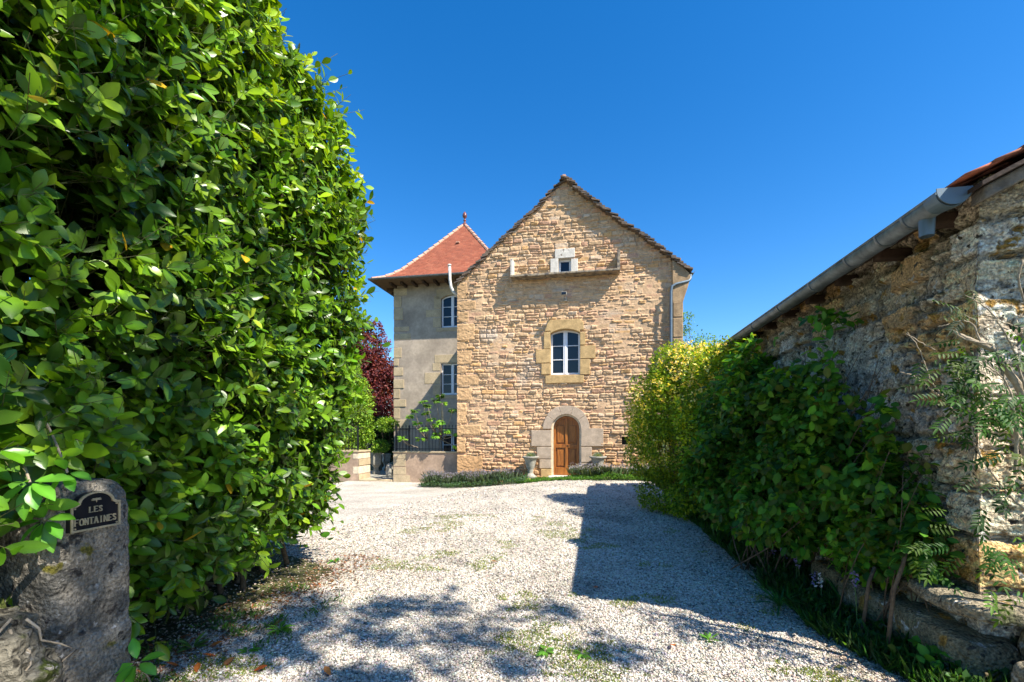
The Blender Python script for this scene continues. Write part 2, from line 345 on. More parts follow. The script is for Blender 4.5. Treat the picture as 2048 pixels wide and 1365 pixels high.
Zg = Zg-.05*ss((U_-edge)/.12)-.04*ss((ledge_-U_)/.15)
fa = gridfaces(len(gu), len(gv))
tag(mesh('gravel_driveway', W(U_, V_, Zg).reshape(-1, 3), fa, M['gravel'], smooth=True), kind='structure')

# pebbles: individually shaped stones over the near drive
def drive_h(u, v): return gz(u, v)+.012*fbm(p3(u*1.2, v*1.2), 4)
n = 240000; t = 2.2*(15.5/2.2)**rng.random(n); t = np.where(rng.random(n) < .5, t, 2.2+rng.random(n)**1.5*7)
x = t*rng.uniform(-1.25, 1.25, n); u = CT*x-ST*t; v = ST*x+CT*t
ed = 1.75+.10*fbm(p3(v*1.3, v*0), 3)+.3*ss((3.9-v)/.9)+rng.normal(size=n)*.07
ok = (u < ed) & (u > -4.2) & (v < 15.6); u = u[ok]; v = v[ok]; t = t[ok]; n = len(u)
led = -2.78+.14*fbm(p3(v*1.1, v*0), 33)-1.2*ss((v-4.6)/.8)-9*ss((v-5.6)/1.0); pk = rng.random(n) > .8*ss((led-u)/.35); u = u[pk]; v = v[pk]; t = t[pk]; n = len(u)
soil = np.maximum(ss((led[pk]+.25-u)/.5), ss((u-(1.35+.12*fbm(p3(v*2, v*0), 35)))/.4))
r = rng.uniform(.0045, .0115, n)*np.clip(.75+t*.10, .95, 2.2)
oc = np.array([[1, 0, 0], [-1, 0, 0], [0, 1, 0], [0, -1, 0], [0, 0, 1], [0, 0, -1]], float)
of = np.array([[0, 2, 4], [2, 1, 4], [1, 3, 4], [3, 0, 4], [2, 0, 5], [1, 2, 5], [3, 1, 5], [0, 3, 5]])
a = rng.uniform(0, 2*PI, n); S3 = rng.uniform(.6, 1.35, (n, 6, 1)); q = oc[None]*S3+rng.normal(size=(n, 6, 3))*.22
q[..., 2] *= .62; ca, sa = np.cos(a)[:, None], np.sin(a)[:, None]
q = np.stack([q[..., 0]*ca-q[..., 1]*sa, q[..., 0]*sa+q[..., 1]*ca, q[..., 2]+.25*q[..., 0]*rng.normal(size=(n, 1))], -1)*r[:, None, None]
pos = W(u, v, drive_h(u, v)+r*.25); q = (q+pos[:, None]).reshape(-1, 3)
pc = pick(n, [(.60, .55, .47), (.66, .62, .54), (.46, .42, .35), (.54, .47, .39), (.70, .67, .60), (.30, .28, .24), (.14, .13, .11), (.50, .40, .30), (.62, .57, .50), (.20, .18, .15)], .18)
M['pebble'] = mat('pebble_stone', attr=True, rough=.9, n=None, fine=None, bump=None, spec=.25)
gd = fbm(p3(u*1.1, v*.8), 25, 3); tr_ = np.exp(-((np.abs(u+.55)-.75)/.28)**2); pc = pc*(1+.22*gd)[:, None]*np.array([1, 1, 1])+.04*tr_[:, None]; dirt = ss((fbm(p3(u*1.9, v*1.9), 27, 3)-.22)/.3)[:, None]; pc = pc*(1-.35*dirt); pc = np.clip(pc*(1-.38*soil[:, None]*np.array([.7, .9, 1.1])), .03, .8)
tag(mesh('gravel', q, (np.arange(n)[:, None, None]*6+of[None]).reshape(-1, 3), M['pebble'], cols=np.repeat(pc, 6, 0)), 'pale limestone gravel chips covering the drive', 'gravel', kind='stuff')

# ================================================================== HOUSE
VF = 16.0
house = thing('stone_house', 'tall rubble stone gabled house with arched oak door and one white arched window', 'house', W(-1, VF, 0))
rake_l = [P(*p, VF-.1) for p in [(911, 564), (939, 536), (981, 497), (1005, 474), (1046, 436), (1076, 407), (1120, 362), (1128, 354)]]
rake_r = [P(*p, VF-.1) for p in [(1128, 354), (1161, 380), (1212, 419), (1281, 467), (1347, 514), (1381, 541)]]
apex = rake_l[-1]
uL, _ = P(915, 900, VF); uR, _ = P(1365, 900, VF)
def roofz(u):
    return np.interp(u, [p[0] for p in rake_l]+[p[0] for p in rake_r[1:]], [p[1] for p in rake_l]+[p[1] for p in rake_r[1:]])
# openings (u0,u1,z0,z1) from the plane
def R4(x0, x1, y0, y1, v=VF):
    a = P(x0, y1, v); b = P(x1, y0, v); zc = P((x0+x1)/2, y0, v)[1]; z0 = P((x0+x1)/2, y1, v)[1]
    return a[0], b[0], z0, zc
dW = R4(1101, 1160, 659, 750); dA = R4(1117, 1142, 518, 546); dD = R4(1103, 1162, 829, 958); dV = R4(1243, 1266, 874, 890)
du = .017; us = np.arange(uL, uR+du, du); zs = np.arange(-.5, apex[1]+.02, du)
U_, Z_ = np.meshgrid(us, zs, indexing='ij'); u = U_.ravel(); z = Z_.ravel()
q = []; ochre = (.46, .30, .145); rq = random.Random(4)
for (x1, y0, y1) in [(935, 566, 600), (952, 602, 622), (938, 624, 646), (950, 648, 682), (936, 684, 700), (944, 702, 730), (934, 732, 748), (958, 750, 772), (945, 776, 802), (934, 806, 848), (962, 850, 872), (932, 874, 906), (966, 910, 955)]:
    a = R4(915, x1, y0, y1); q.append((uL-.1, a[1], a[2]+.006, a[3]-.006, tuple(np.array(ochre)*rq.uniform(.85, 1.15)), rq.uniform(.035, .055)))
pal = [(.52, .38, .23), (.47, .345, .205), (.56, .425, .265), (.50, .345, .20), (.54, .40, .25), (.45, .33, .20), (.60, .47, .31), (.48, .28, .185), (.56, .33, .115), (.55, .41, .27), (.40, .22, .165), (.59, .51, .40)]
h, c = masonry(u, z, 11, (.085, .19), (.14, .40), .012, .060, pal, (.52, .365, .23), joint=.008, rag=.014, blocks=q, bump=.009)
wash = fbm(p3(u*.5, z*.5), 40); c = c*(1+.10*wash)[:, None]; c = (c*.52+np.array([.54, .36, .205])*.48)*1.12*np.array([1.03, .99, .955])
grey = ss((fbm(p3(u*.8, z*1.2), 44)-.35)/.3)[:, None]; c = c*(1-.35*grey)+np.array([.52, .47, .40])*.35*grey
low = ss((1.6-z)/1.6)[:, None]; c = c*(1-low*.18*np.array([0, .5, 1.]))
fill = ss((fbm(p3(u*.9, z*.9), 47, 3)-.05)/.4); h = np.maximum(h, fill*(.028+.006*fbm(p3(u*20, z*20), 48))); h = np.clip(h, -.01, .10)
stk = ss((fbm(p3(u*2.2, z*.35), 49, 3)-.1)/.5)[:, None]; c = c*(1-.16*stk)
fc = gridfaces(len(us), len(zs)); cu = u[fc].mean(1); cz = z[fc].mean(1)
keep = cz < roofz(cu)-.05
pW = [(dW[0], dW[2]), (dW[1], dW[2])]+arch(dW[0], dW[1], dW[3]-.14, dW[3])[::-1]
pD = [(dD[0], -1), (dD[1], -1)]+arch(dD[0], dD[1], dD[3]-(dD[1]-dD[0])/2, dD[3])[::-1]
for pol in (pW, pD, [(dA[0], dA[2]), (dA[1], dA[2]), (dA[1], dA[3]), (dA[0], dA[3])], [(dV[0], dV[2]), (dV[1], dV[2]), (dV[1], dV[3]), (dV[0], dV[3])]):
    keep &= ~inpoly(cu, cz, pol)
mesh('wall', W(u, VF-h, z), fc[keep], M['masonry'], house, cols=c, smooth=True)
# side and rear walls
b = MB(); zl = roofz(uL)-.1; zr = roofz(uR)-.15
b.box((uL, VF+.02, -.5), (uL+.45, VF+12, zl)).box((uR-.45, VF+.02, -.5), (uR, VF+12, zr))
b.prism([(uL+.46, -.5), (uR-.46, -.5), (uR-.46, zr), (apex[0], apex[1]-.2), (uL+.46, zl)], VF+11.6, VF+12)
b.build('side_wall', M['pinkstone'], house)
# projecting pier and corbel at the end of the facade
pp = [P(x, y, VF-.1) for x, y in [(1344, 960), (1365, 960), (1365, 606), (1368, 596), (1374, 578), (1380, 556), (1377, 548), (1362, 534), (1344, 522)]]
o = MB().prism(pp[::-1], VF-.21, VF+.35).build('pier', M['pierstone'], house, bev=.015)
for y in (640, 678, 716, 760, 800): pass
b = MB()
for ya, yb in ((606, 636), (638, 676), (678, 712), (714, 760), (762, 800), (802, 850), (852, 905), (907, 955)):
    a = R4(1345, 1364.5, ya, yb, VF-.12); b.box((a[0]+.01, VF-.222-rq.random()*.01, a[2]+.01), (a[1]-.005, VF-.2, a[3]-.01))
b.build('pier_block', M['pierstone'], house, bev=.01)
# roof: stepped stone slabs
b = MB(); rr = random.Random(3)
def slope(pts, sgn):
    us_ = [p[0] for p in pts]; L = abs(us_[-1]-us_[0]); uu = 0; last = -1
    steps = 40
    for i in range(steps):
        f = i/steps; ui = us_[0]+(us_[-1]-us_[0])*f; zi = float(roofz(ui)); w = L/steps
        u0, u1 = (ui-.06, ui+w*2.2) if sgn > 0 else (ui-w*2.2, ui+.06)
        th = rr.uniform(.035, .06)
        for (va, vb) in ((VF-(rr.uniform(.07, .13) if sgn > 0 else rr.uniform(.24, .31)), VF+.5), (VF+.51, VF+2.4), (VF+2.41, VF+6), (VF+6.01, VF+12.2)):
            j = rr.uniform(-.025, .025); o_ = rr.uniform(-.03, .03)
            x0, x1 = u0+o_, u1+o_; za, zb_ = (zi+j, zi+j+abs(x1-x0)*.30) if sgn > 0 else (zi+j+abs(x1-x0)*.30, zi+j)
            b.add([(x0, va, za-th), (x1, va, zb_-th), (x1, vb, zb_-th), (x0, vb, za-th), (x0, va, za), (x1, va, zb_), (x1, vb, zb_), (x0, vb, za)],
                  [(0, 3, 2, 1), (4, 5, 6, 7), (0, 1, 5, 4), (1, 2, 6, 5), (2, 3, 7, 6), (3, 0, 4, 7)])
slope(rake_l, 1); slope(rake_r[::-1], -1)
b.build('roof', M['slab'], house)
b = MB(); b.tube([(apex[0], v_, apex[1]+.0) for v_ in (VF-.12, VF+3, VF+8, VF+12)], .085, 10); b.build('ridge_tile', M['hip'], house)
a = R4(1350, 1359, 507, 524, VF+.8); b = MB()
for i in range(6): b.box((a[0]+.01*(i % 2), VF+.8, a[2]-.45+i*.10), (a[1]+.06-.01*(i % 2), VF+1.3, a[2]-.45+i*.10+.085))
b.build('chimney', M['terrab'] if 'terrab' in M else M['hip'], house)
# ledge with two upright end slabs
e0 = R4(1022, 1240, 541, 556, VF-.2); lz = (P(1022, 553, VF-.24)[1]+P(1240, 541, VF-.24)[1])/2
b = MB(); uu = e0[0]; i = 0
cuts = [e0[0]]+sorted(rr.uniform(e0[0]+.3, e0[1]-.3) for _ in range(4))+[e0[1]]
for s0, s1 in zip(cuts, cuts[1:]): b.box((s0+.003, VF-.42-rr.uniform(0, .03), lz-.075+rr.uniform(-.012, .012)), (s1-.003, VF+.05, lz+rr.uniform(-.008, .008)))
ledge = b.build('ledge', M['ledge'], house, bev=.01)
MB().box((e0[0], VF-.34, lz+.005), (e0[0]+.09, VF+.05, P(1022, 525, VF)[1])).build('upright_slab', M['palestone'], house, bev=.012)
MB().box((e0[1]-.10, VF-.34, lz+.005), (e0[1], VF+.05, P(1240, 508, VF)[1])).build('upright_slab', M['ledge'], house, bev=.012)
# surrounds
def stone(name, x0, x1, y0, y1, m, pr=.05, back=.25, bev=.012):
    a = R4(x0, x1, y0, y1); return MB().box((a[0]+.003, VF-pr, a[2]+.003), (a[1]-.003, VF+back, a[3]-.003)).build(name, m, house, bev=bev)
ar = arch(dW[0], dW[1], dW[3]-.14, dW[3]); tz = P(1130, 640, VF)[1]; a0 = P(1090, 662, VF); a1 = P(1168, 662, VF)
MB().prism([(a0[0], a0[1]-.03), (ar[0][0]-.003, a0[1]-.03)]+ar+[(ar[-1][0]+.003, a0[1]-.03), (a1[0], a0[1]-.03), (a1[0]-.02, tz-.12), (a1[0]-.14, tz), (a0[0]+.12, tz)], VF-.075, VF+.25).build('window_lintel', M['ashlar'], house, bev=.012)
for s_ in [(1088, 1101, 665, 699), (1072, 1101, 700, 727), (1083, 1101, 728, 750), (1160, 1171, 665, 691), (1160, 1191, 692, 718), (1160, 1180, 719, 750), (1091, 1168, 751, 767)]:
    stone('window_jamb' if s_[3] < 760 else 'window_sill', *s_, M['ashlar'], pr=.07+rr.uniform(0, .015))
for s_ in [(1110, 1150, 499, 518), (1101, 1117, 519, 548), (1142, 1156, 519, 546)]: stone('attic_surround', *s_, M['palestone'], pr=.08)
cu_ = (dD[0]+dD[1])/2; rD = (dD[1]-dD[0])/2; zsD = dD[3]-rD
for k in range(5):                                 # voussoirs
    t0, t1 = PI*k/5+.004, PI*(k+1)/5-.004; Ro = rD+.30+.02*(k % 2)
    po = [(cu_-rD*math.cos(t0+(t1-t0)*i/4), zsD+rD*math.sin(t0+(t1-t0)*i/4)) for i in range(5)]
    qo = [(cu_-Ro*math.cos(t1-(t1-t0)*i/4), zsD+Ro*math.sin(t1-(t1-t0)*i/4)) for i in range(5)]
    MB().prism(po+qo, VF-.075, VF+.30).build('door_arch_stone', M['pinkstone'], house, bev=.01)
for s_ in [(1063, 1103, 861, 893), (1074, 1103, 894, 918), (1079, 1103, 919, 937), (1082, 1103, 938, 960), (1162, 1207, 857, 893), (1162, 1184, 894, 925), (1162, 1190, 926, 960)]:
    stone('door_jamb', *s_, M['pinkstone'] if s_[2] != 938 else M['ashlar'], pr=.075, back=.30)
b = MB(); rI = rD-.055
pi_ = [(cu_-rI*math.cos(PI*i/16), zsD+rI*math.sin(PI*i/16)) for i in range(17)]; po_ = [(cu_-(rD+.002)*math.cos(PI*i/16), zsD+(rD+.002)*math.sin(PI*i/16)) for i in range(17)]
b.prism([(cu_-rD-.002, -.1), *po_, (cu_+rD+.002, -.1), (cu_+rI, -.1), *pi_[::-1], (cu_-rI, -.1)], VF+.02, VF+.28); b.build('door_reveal', M['cream'], house)
# the door: one leaf with raised panels
door = MB().prism([(cu_-rI, 0.0), *pi_, (cu_+rI, 0.0)], VF+.20, VF+.25).build('door', M['oak'], house)
b = MB(); zt = dD[3]-.1; fr = .085
po2 = [(cu_-(rI-.01)*math.cos(PI*i/16), zsD+(rI-.01)*math.sin(PI*i/16)) for i in range(17)]; pi2 = [(cu_-(rI-fr)*math.cos(PI*i/16), zsD+(rI-fr)*math.sin(PI*i/16)) for i in range(17)]
b.prism([(cu_-rI+.01, .02), *po2, (cu_+rI-.01, .02), (cu_+rI-fr, .02), *pi2[::-1], (cu_-rI+fr, .02)], VF+.145, VF+.20)
zm = P(1132, 893, VF)[1]
b.box((cu_-.045, VF+.143, .05), (cu_+.045, VF+.2, zsD+rI-fr+.01)).box((cu_-rI+fr-.01, VF+.147, zm-.06), (cu_+rI-fr+.01, VF+.2, zm+.06)).box((cu_-rI+fr-.01, VF+.14, .04), (cu_+rI-fr+.01, VF+.2, .30))
b.build('door_rail', M['oak'], door, bev=.008)
b = MB()
for s in (-1, 1):
    x0, x1 = (cu_-rI+fr+.05, cu_-.09) if s < 0 else (cu_+.09, cu_+rI-fr-.05)
    b.box((x0, VF+.175, .36), (x1, VF+.2, zm-.12)).box((x0, VF+.175, zm+.12), (x1, VF+.2, zsD+.12))
b.build('door_panel', M['oak'], door, bev=.012)
MB().tube([(cu_+.03, VF+.14, zm+.02), (cu_+.03, VF+.17, zm+.02)], .02, 8).tube([(cu_+.03, VF+.13, zm+.02), (cu_+.12, VF+.13, zm+.02)], .008, 6).build('handle', M['iron'], door)
MB().box((cu_-rD-.1, VF-.25, -.06), (cu_+rD+.1, VF+.3, .03)).build('door_step', M['palestone'], house, bev=.02)
a = dV; MB().box((a[0]-.05, VF+.2, a[2]-.05), (a[1]+.05, VF+.25, a[3]+.05)).build('vent_back', M['iron'], house)
b = MB(); b.box((a[0]-.1, VF+.0, a[3]), (a[1]+.1, VF+.2, a[3]+.08)).box((a[0]-.1, VF+.0, a[2]-.08), (a[1]+.1, VF+.2, a[2])).box((a[0]-.08, VF+.001, a[2]), (a[0], VF+.2, a[3])).box((a[1], VF+.001, a[2]), (a[1]+.08, VF+.2, a[3])); b.build('vent_surround', M['pinkstone'], house)
def window(parent, r4, vv, rise, rows=3, fw=.065, mull=.15, sash=2):
    u0, u1, z0, z1 = r4; b = MB(); T = .05
    if rise > 0: ao = arch(u0, u1, z1-rise, z1); ai = arch(u0+fw, u1-fw, z1-rise-fw*.2, z1-fw)
    else: ao = [(u0, z1), (u1, z1)]; ai = [(u0+fw, z1-fw), (u1-fw, z1-fw)]
    b.prism([(u0, z0), *ao, (u1, z0), (u1-fw, z0+.001), *ai[::-1], (u0+fw, z0+.001)], vv-T, vv)
    b.box((u0+fw, vv-T+.002, z0), (u1-fw, vv-.002, z0+fw*1.3)); c0 = (u0+u1)/2
    if sash == 2: b.box((c0-mull/2, vv-T-.01, z0+.02), (c0+mull/2, vv-.003, z1-fw*.6)); b.box((c0-.02, vv-T-.022, z0+.05), (c0+.02, vv-T-.008, z1-fw))
    for i in range(1, rows): zz = z0+fw+(z1-z0-2*fw)*i/rows; b.box((u0+fw, vv-T+.012, zz-.014), (u1-fw, vv-.004, zz+.014))
    f = b.build('window', M['white'], parent, bev=.006)
    MB().box((u0+.02, vv-.012, z0+.02), (u1-.02, vv-.006, z1-rise*.55-.02)).build('pane', M['glass'], f)
    return f
window(house, dW, VF+.20, .14, 3)
window(house, dA, VF+.16, 0, 1, fw=.07, sash=1)
MB().box((dW[0]-.05, VF+.24, dW[2]-.05), (dW[1]+.05, VF+.3, dW[3]+.05)).build('dark_room_backing', M['iron'], house)  # added black sheet behind the panes, standing in for the unlit room
MB().box((dA[0]-.05, VF+.19, dA[2]-.05), (dA[1]+.05, VF+.24, dA[3]+.05)).build('dark_room_backing', M['iron'], house)  # same black sheet for the attic, in place of interior darkness
# floodlight under the ledge
lu, lzz = P(1128, 588, VF-.5)
lamp = MB().box((lu-.09, VF-.56, lzz-.05), (lu+.09, VF-.46, lzz+.06)).tube([(lu+.02, VF-.46, lzz-.02), (lu+.02, VF-.2, lzz-.03), (lu+.02, VF+.0, lzz-.06)], .022, 6).box((lu-.04, VF-.09, lzz-.13), (lu+.07, VF+.01, lzz+.01)).build('wall_lamp', M['urn'], house, bev=.01)
MB().box((lu-.075, VF-.567, lzz-.038), (lu+.075, VF-.559, lzz+.046)).build('lamp_glass', M['glass'], lamp)
# gutters and downpipes
g0 = P(1384, 545, VF); b = MB()
prof = [(g0[0]+.075*math.cos(a_), g0[1]+.075*math.sin(a_)) for a_ in np.linspace(PI, 2*PI, 9)]+[(g0[0]+.068*math.cos(a_), g0[1]+.068*math.sin(a_)) for a_ in np.linspace(2*PI, PI, 9)]
b.prism(prof, VF-.16, VF+12); b.build('gutter', M['zinc'], house)
pts = [(*P(x, y, VF-.27), ) for x, y in [(1383, 547), (1382, 556), (1378, 561), (1352, 568), (1344, 573), (1342, 584), (1342, 700), (1342, 955)]]
MB().tube([(p[0], VF-.27 if i > 3 else VF-.12-.04*i, p[1]) for i, p in enumerate(pts)], .045, 10).build('downpipe', M['bluezinc'], house, smooth=True)
pts = [P(x, y, VF+.3) for x, y in [(899, 531), (900, 560), (902, 574), (906, 583), (914, 592)]]
pts = [(p[0], VF+.3, p[1]) for p in pts]
dp = MB().tube(pts, .055, 12).tube([(pts[0][0], VF+.3, pts[0][2]-.03), (pts[0][0], VF+.3, pts[0][2]+.03)], .068, 12).build('overflow_pipe', M['whitepipe'], house, smooth=True)

# ================================================================== TOWER
VT = 20.2
uTl, _ = P(788, 800, VT); TW = 5.5; uTr = uTl+TW; zE = P(840, 551, VT-1.1)[1]
tower = thing('tower_house', 'square taupe rendered tower with steep orange tiled pyramid roof', 'tower', W(uTl+2.7, VT+2.7, -.3))
tw1 = R4(882, 916, 590, 655, VT); tw2 = R4(881, 915, 727, 790, VT); tw3 = R4(893, 930, 869, 912, VT)
wl, wr = tw1[0], tw1[0]+1.05
b = MB(); b.box((uTl, VT, -.6), (wl, VT+.3, zE)).box((wr, VT, -.6), (uTr, VT+.3, zE))
zz = [-.6, tw3[2], tw3[3], tw2[2], tw2[3], tw1[2], tw1[3], zE]
for i in (0, 2, 4, 6): b.box((wl, VT, zz[i]), (wr, VT+.3, zz[i+1]))
b.box((uTl, VT+.3, -.6), (uTl+.3, VT+TW, zE)).box((uTr-.3, VT+.3, -.6), (uTr, VT+TW, zE)).box((uTl, VT+TW, -.6), (uTr, VT+TW+.3, zE))
b.build('wall', M['render'], tower)
window(tower, (wl, wr, tw1[2], tw1[3]), VT+.18, .16, 3, fw=.07, mull=.13)
window(tower, (wl, wr, tw2[2], tw2[3]), VT+.18, 0, 3, fw=.07, mull=.13)
window(tower, (wl, wr, tw3[2], tw3[3]), VT+.18, 0, 2, fw=.07, mull=.13)
MB().box((wl-.1, VT+.22, .0), (wr+.1, VT+.28, tw1[3]+.1)).build('dark_room_backing', M['iron'], tower)  # one added black sheet paints the dark interior behind all tower windows
def tst(name, x0, x1, y0, y1, pr=.012):
    a = R4(x0, x1, y0, y1, VT); return MB().box((max(a[0], uTl-.012), VT-pr, a[2]), (a[1], VT+.02, a[3])).build(name, M['quoin'], tower, bev=.01)
for s_ in [(787, 814, 578, 592), (787, 803, 594, 615), (787, 806, 617, 640), (787, 818, 654, 663), (787, 822, 668, 680), (787, 803, 696, 716), (787, 797, 718, 732), (787, 806, 736, 752), (787, 808, 760, 777), (787, 800, 779, 797), (787, 812, 800, 814), (787, 800, 816, 838), (787, 818, 840, 862)]: tst('quoin', *s_, pr=.012+rr.uniform(0, .02))
for s_ in [(868, 882, 592, 618), (852, 882, 620, 634), (866, 882, 636, 655), (872, 915, 656, 663)]: tst('window_surround', *s_)
u0, u1 = wl-.22, wr+.22; ar = arch(wl, wr, tw1[3]-.16, tw1[3])
MB().prism([(u0, tw1[3]-.2), (wl-.002, tw1[3]-.2), *ar, (wr+.002, tw1[3]-.2), (u1, tw1[3]-.2), (u1, tw1[3]+.28), (u0, tw1[3]+.28)], VT-.012, VT+.14).build('window_surround', M['quoin'], tower, bev=.01)
for s_ in [(869, 915, 710, 726), (865, 880, 727, 742), (849, 880, 746, 768), (866, 880, 770, 790), (874, 915, 791, 797)]: tst('window_surround', *s_)
# roof
ov = .95; uc, vc = uTl+TW/2, VT+TW/2-.28; Re = TW/2+ov-.3; apz = P(934, 449, vc)[1]; HR = apz-zE
def rad(f): return np.interp(f, [0, .06, .17, .45, 1], [1, .87, .72, .47, 0.0])*Re
nc = 38; V = []; Fc = []; cc = []; n0 = 0; tp = np.array([(.33, .085, .042), (.37, .11, .055), (.28, .07, .035), (.40, .14, .075), (.31, .09, .05), (.24, .07, .04)])
rgt = np.random.default_rng(5)
for i in range(nc):
    f0, f1 = i/nc, min(1, (i+1.25)/nc); r0, r1 = float(rad(f0))+.028, float(rad(f1)); z0, z1 = zE+HR*f0+.02, zE+HR*f1
    for fc_ in range(4):
        m_ = max(1, int(2*r0/.19))
        for k in range(m_):
            a0, a1 = -1+2*k/m_, -1+2*(k+1)/m_; dz = rgt.uniform(-.006, .01)
            qd = [(a0*r0, -r0, z0+dz), (a1*r0, -r0, z0+dz), (a1*r1, -r1, z1), (a0*r1, -r1, z1), (a0*r0, -r0, z0-.045), (a1*r0, -r0, z0-.045)]
            for (x, y, z_) in qd:
                for _ in range(fc_): x, y = -y, x
                V.append((uc+x, vc+y, z_))
            Fc += [(n0, n0+1, n0+2, n0+3), (n0+4, n0+5, n0+1, n0)]; n0 += 6; c_ = (tp[rgt.integers(6)]*.35+np.array([.30, .095, .052])*.65)*rgt.uniform(.9, 1.1); cc += [c_]*6
V = np.array(V); mesh('roof', W(V[:, 0], V[:, 1], V[:, 2]), np.array(Fc), M['terra'], tower, cols=np.array(cc))
b = MB()
for sx, sy in ((-1, -1), (1, -1), (1, 1), (-1, 1)):
    for i in range(15):
        f0, f1 = i/15*.97, (i+1.15)/15*.97; r0, r1 = float(rad(f0)), float(rad(f1))
        b.tube([(uc+sx*r0, vc+sy*r0, zE+HR*f0+.03), (uc+sx*r1, vc+sy*r1, zE+HR*f1+.0)], [.095, .075], 8)
b.build('hip_tile', M['hip'], tower)
MB().lathe((uc, vc, apz-.1), [(.16, 0), (.12, .12), (.06, .18), (.05, .26), (.09, .3), (.05, .34), (.04, .4), (.11, .46), (.12, .56), (.09, .66), (.03, .74), (.0, .78)], 12).build('finial', mat('glazed_finial', (.17, .06, .045), .3), tower, smooth=True)
MB().box((uc-.1, vc-float(rad(.62))-.12, zE+HR*.62), (uc+.08, vc-float(rad(.62))+.1, zE+HR*.62+.06)).build('vent_tile', M['hip'], tower, bev=.01)
Rg = Re+.03; b = MB()
pr_ = lambda s, c0: [(c0+s*.07*math.cos(a_), zE+.0+.07*math.sin(a_)) for a_ in np.linspace(PI, 2*PI, 8)]
b.prism([(vc-Rg-.05+.07*math.cos(a_), zE+.03+.08*math.sin(a_)) for a_ in np.linspace(PI, 2*PI, 8)], uc-Rg-.1, uc+Rg+.1, 'u')
b.prism([(uc-Rg-.05+.07*math.cos(a_), zE+.03+.08*math.sin(a_)) for a_ in np.linspace(PI, 2*PI, 8)], vc-Rg-.1, vc+Rg+.1)
b.build('gutter', M['zinc'], tower)
MB().box((uc-Re, vc-Re, zE-.035), (uc+Re, vc+Re, zE+.0)).build('soffit', mat('soffit_board', (.2, .12, .07), .8), tower)
for k in range(11):
    x = uTl+.1+k*(TW-.2)/10; MB().box((x-.06, VT-.62, zE-.16), (x+.06, VT-.002, zE-.037)).build('rafter', M['wood'], tower, bev=.02)
for k in range(10):
    y = VT+.3+k*.55; MB().box((uTl-.5, y-.06, zE-.16), (uTl-.002, y+.06, zE-.037)).build('rafter', M['wood'], tower, bev=.02)

# ================================================================== LOW WALLS, FENCES, GATE
VL = 16.28
a = R4(787, 912, 903, 972, VL)
w = thing('low_wall', 'low rose rendered wall between the gate opening and the stone house', 'wall', W((a[0]+a[1])/2, VL, -.3))
MB().box((a[0], VL, -.6), (uL-.02, VL+.28, a[3]-.06)).build('wall_body', M['lowwall'], w)
MB().box((a[0]-.03, VL-.035, a[3]-.06), (uL-.02, VL+.31, a[3]+.0)).build('coping', M['quoin'], w, bev=.008)
for s_ in [(788, 813, 908, 918), (788, 811, 919, 933), (788, 812, 935, 950), (788, 820, 951, 970)]:
    q_ = R4(*s_, VL); MB().box((a[0]-.006, VL-.01, q_[2]), (q_[1], VL+.1, q_[3])).build('quoin', M['quoin'], w, bev=.006)
ztop = a[3]; uA = a[0]
a2 = R4(560, 717, 903, 972, VL); uB = a2[1]
w = thing('low_wall', 'low rose rendered wall with pale quoined end beside the laurel hedge', 'wall', W(uB-1, VL, -.3))
MB().box((a2[0], VL, -.6), (uB, VL+.9, ztop-.06)).build('wall_body', M['lowwall'], w)
MB().box((a2[0], VL-.035, ztop-.06), (uB+.03, VL+.93, ztop)).build('coping', M['quoin'], w, bev=.008)
for k, (x0, y0, y1) in enumerate([(708, 908, 918), (719, 919, 932), (708, 934, 948), (718, 950, 970)]):
    x0 = 706 if k % 2 == 0 else 718; q_ = R4(x0, 730, y0, y1, VL); MB().box((q_[0], VL-.01, q_[2]), (uB+.012, VL+.91, q_[3])).build('quoin', M['quoin'] if k % 2 else M['cream'], w, bev=.006)
def fence(label, u0, u1, v0, zb, zt, along='u', name='iron_fence', cat='fence'):
    f = thing(name, label, cat, W(u0, v0, zb)); n_ = int(abs(u1-u0)/.13); b = MB(); r_ = MB()
    for i in range(n_+1):
        x = u0+(u1-u0)*i/n_; p = (x, v0) if along == 'u' else (v0, x)
        if along == 'u': b.tube([(x, v0, zb), (x, v0, zt+.05)], .009, 5); b.tube([(x, v0, zt+.04), (x, v0, zt+.08), (x, v0, zt+.14)], [.009, .02, .002], 5)
        else: b.tube([(v0, x, zb), (v0, x, zt+.05)], .009, 5)
    for z_ in (zb+.08, zt-.02):
        r_ = MB()
        if along == 'u': r_.box((u0, v0-.016, z_-.012), (u1, v0+.016, z_+.012))
        else: r_.box((v0-.016, u0, z_-.012), (v0+.016, u1, z_+.012))
        r_.build('rail', M['iron'], f)
    b.build('bar', M['iron'], f)
    for e in (u0, u1):
        p0 = (e, v0) if along == 'u' else (v0, e); MB().box((p0[0]-.025, p0[1]-.025, zb), (p0[0]+.025, p0[1]+.025, zt+.14)).build('post', M['iron'], f)
    return f
zf = P(850, 857, VL+.14)[1]
fence('black spiked iron fence on the low wall beside the stone house', uA+.05, uL-.06, VL+.14, ztop+.002, zf)
fence('black spiked iron fence on the low wall by the hedge end', a2[0]+.1, uB-.1, VL+.14, ztop+.002, zf-.05)
g_ = fence('open black iron garden gate folded back behind its stone wall', VL+.35, VL+1.6, uA-.05, -.28, zf-.02, 'v', 'garden_gate', 'gate')
MB().tube([(uA-.05+.05*math.cos(t_), VL+.33, zf+.02+.05*math.sin(t_)) for t_ in np.linspace(0, 5, 10)], .012, 6).build('scroll', M['iron'], g_)
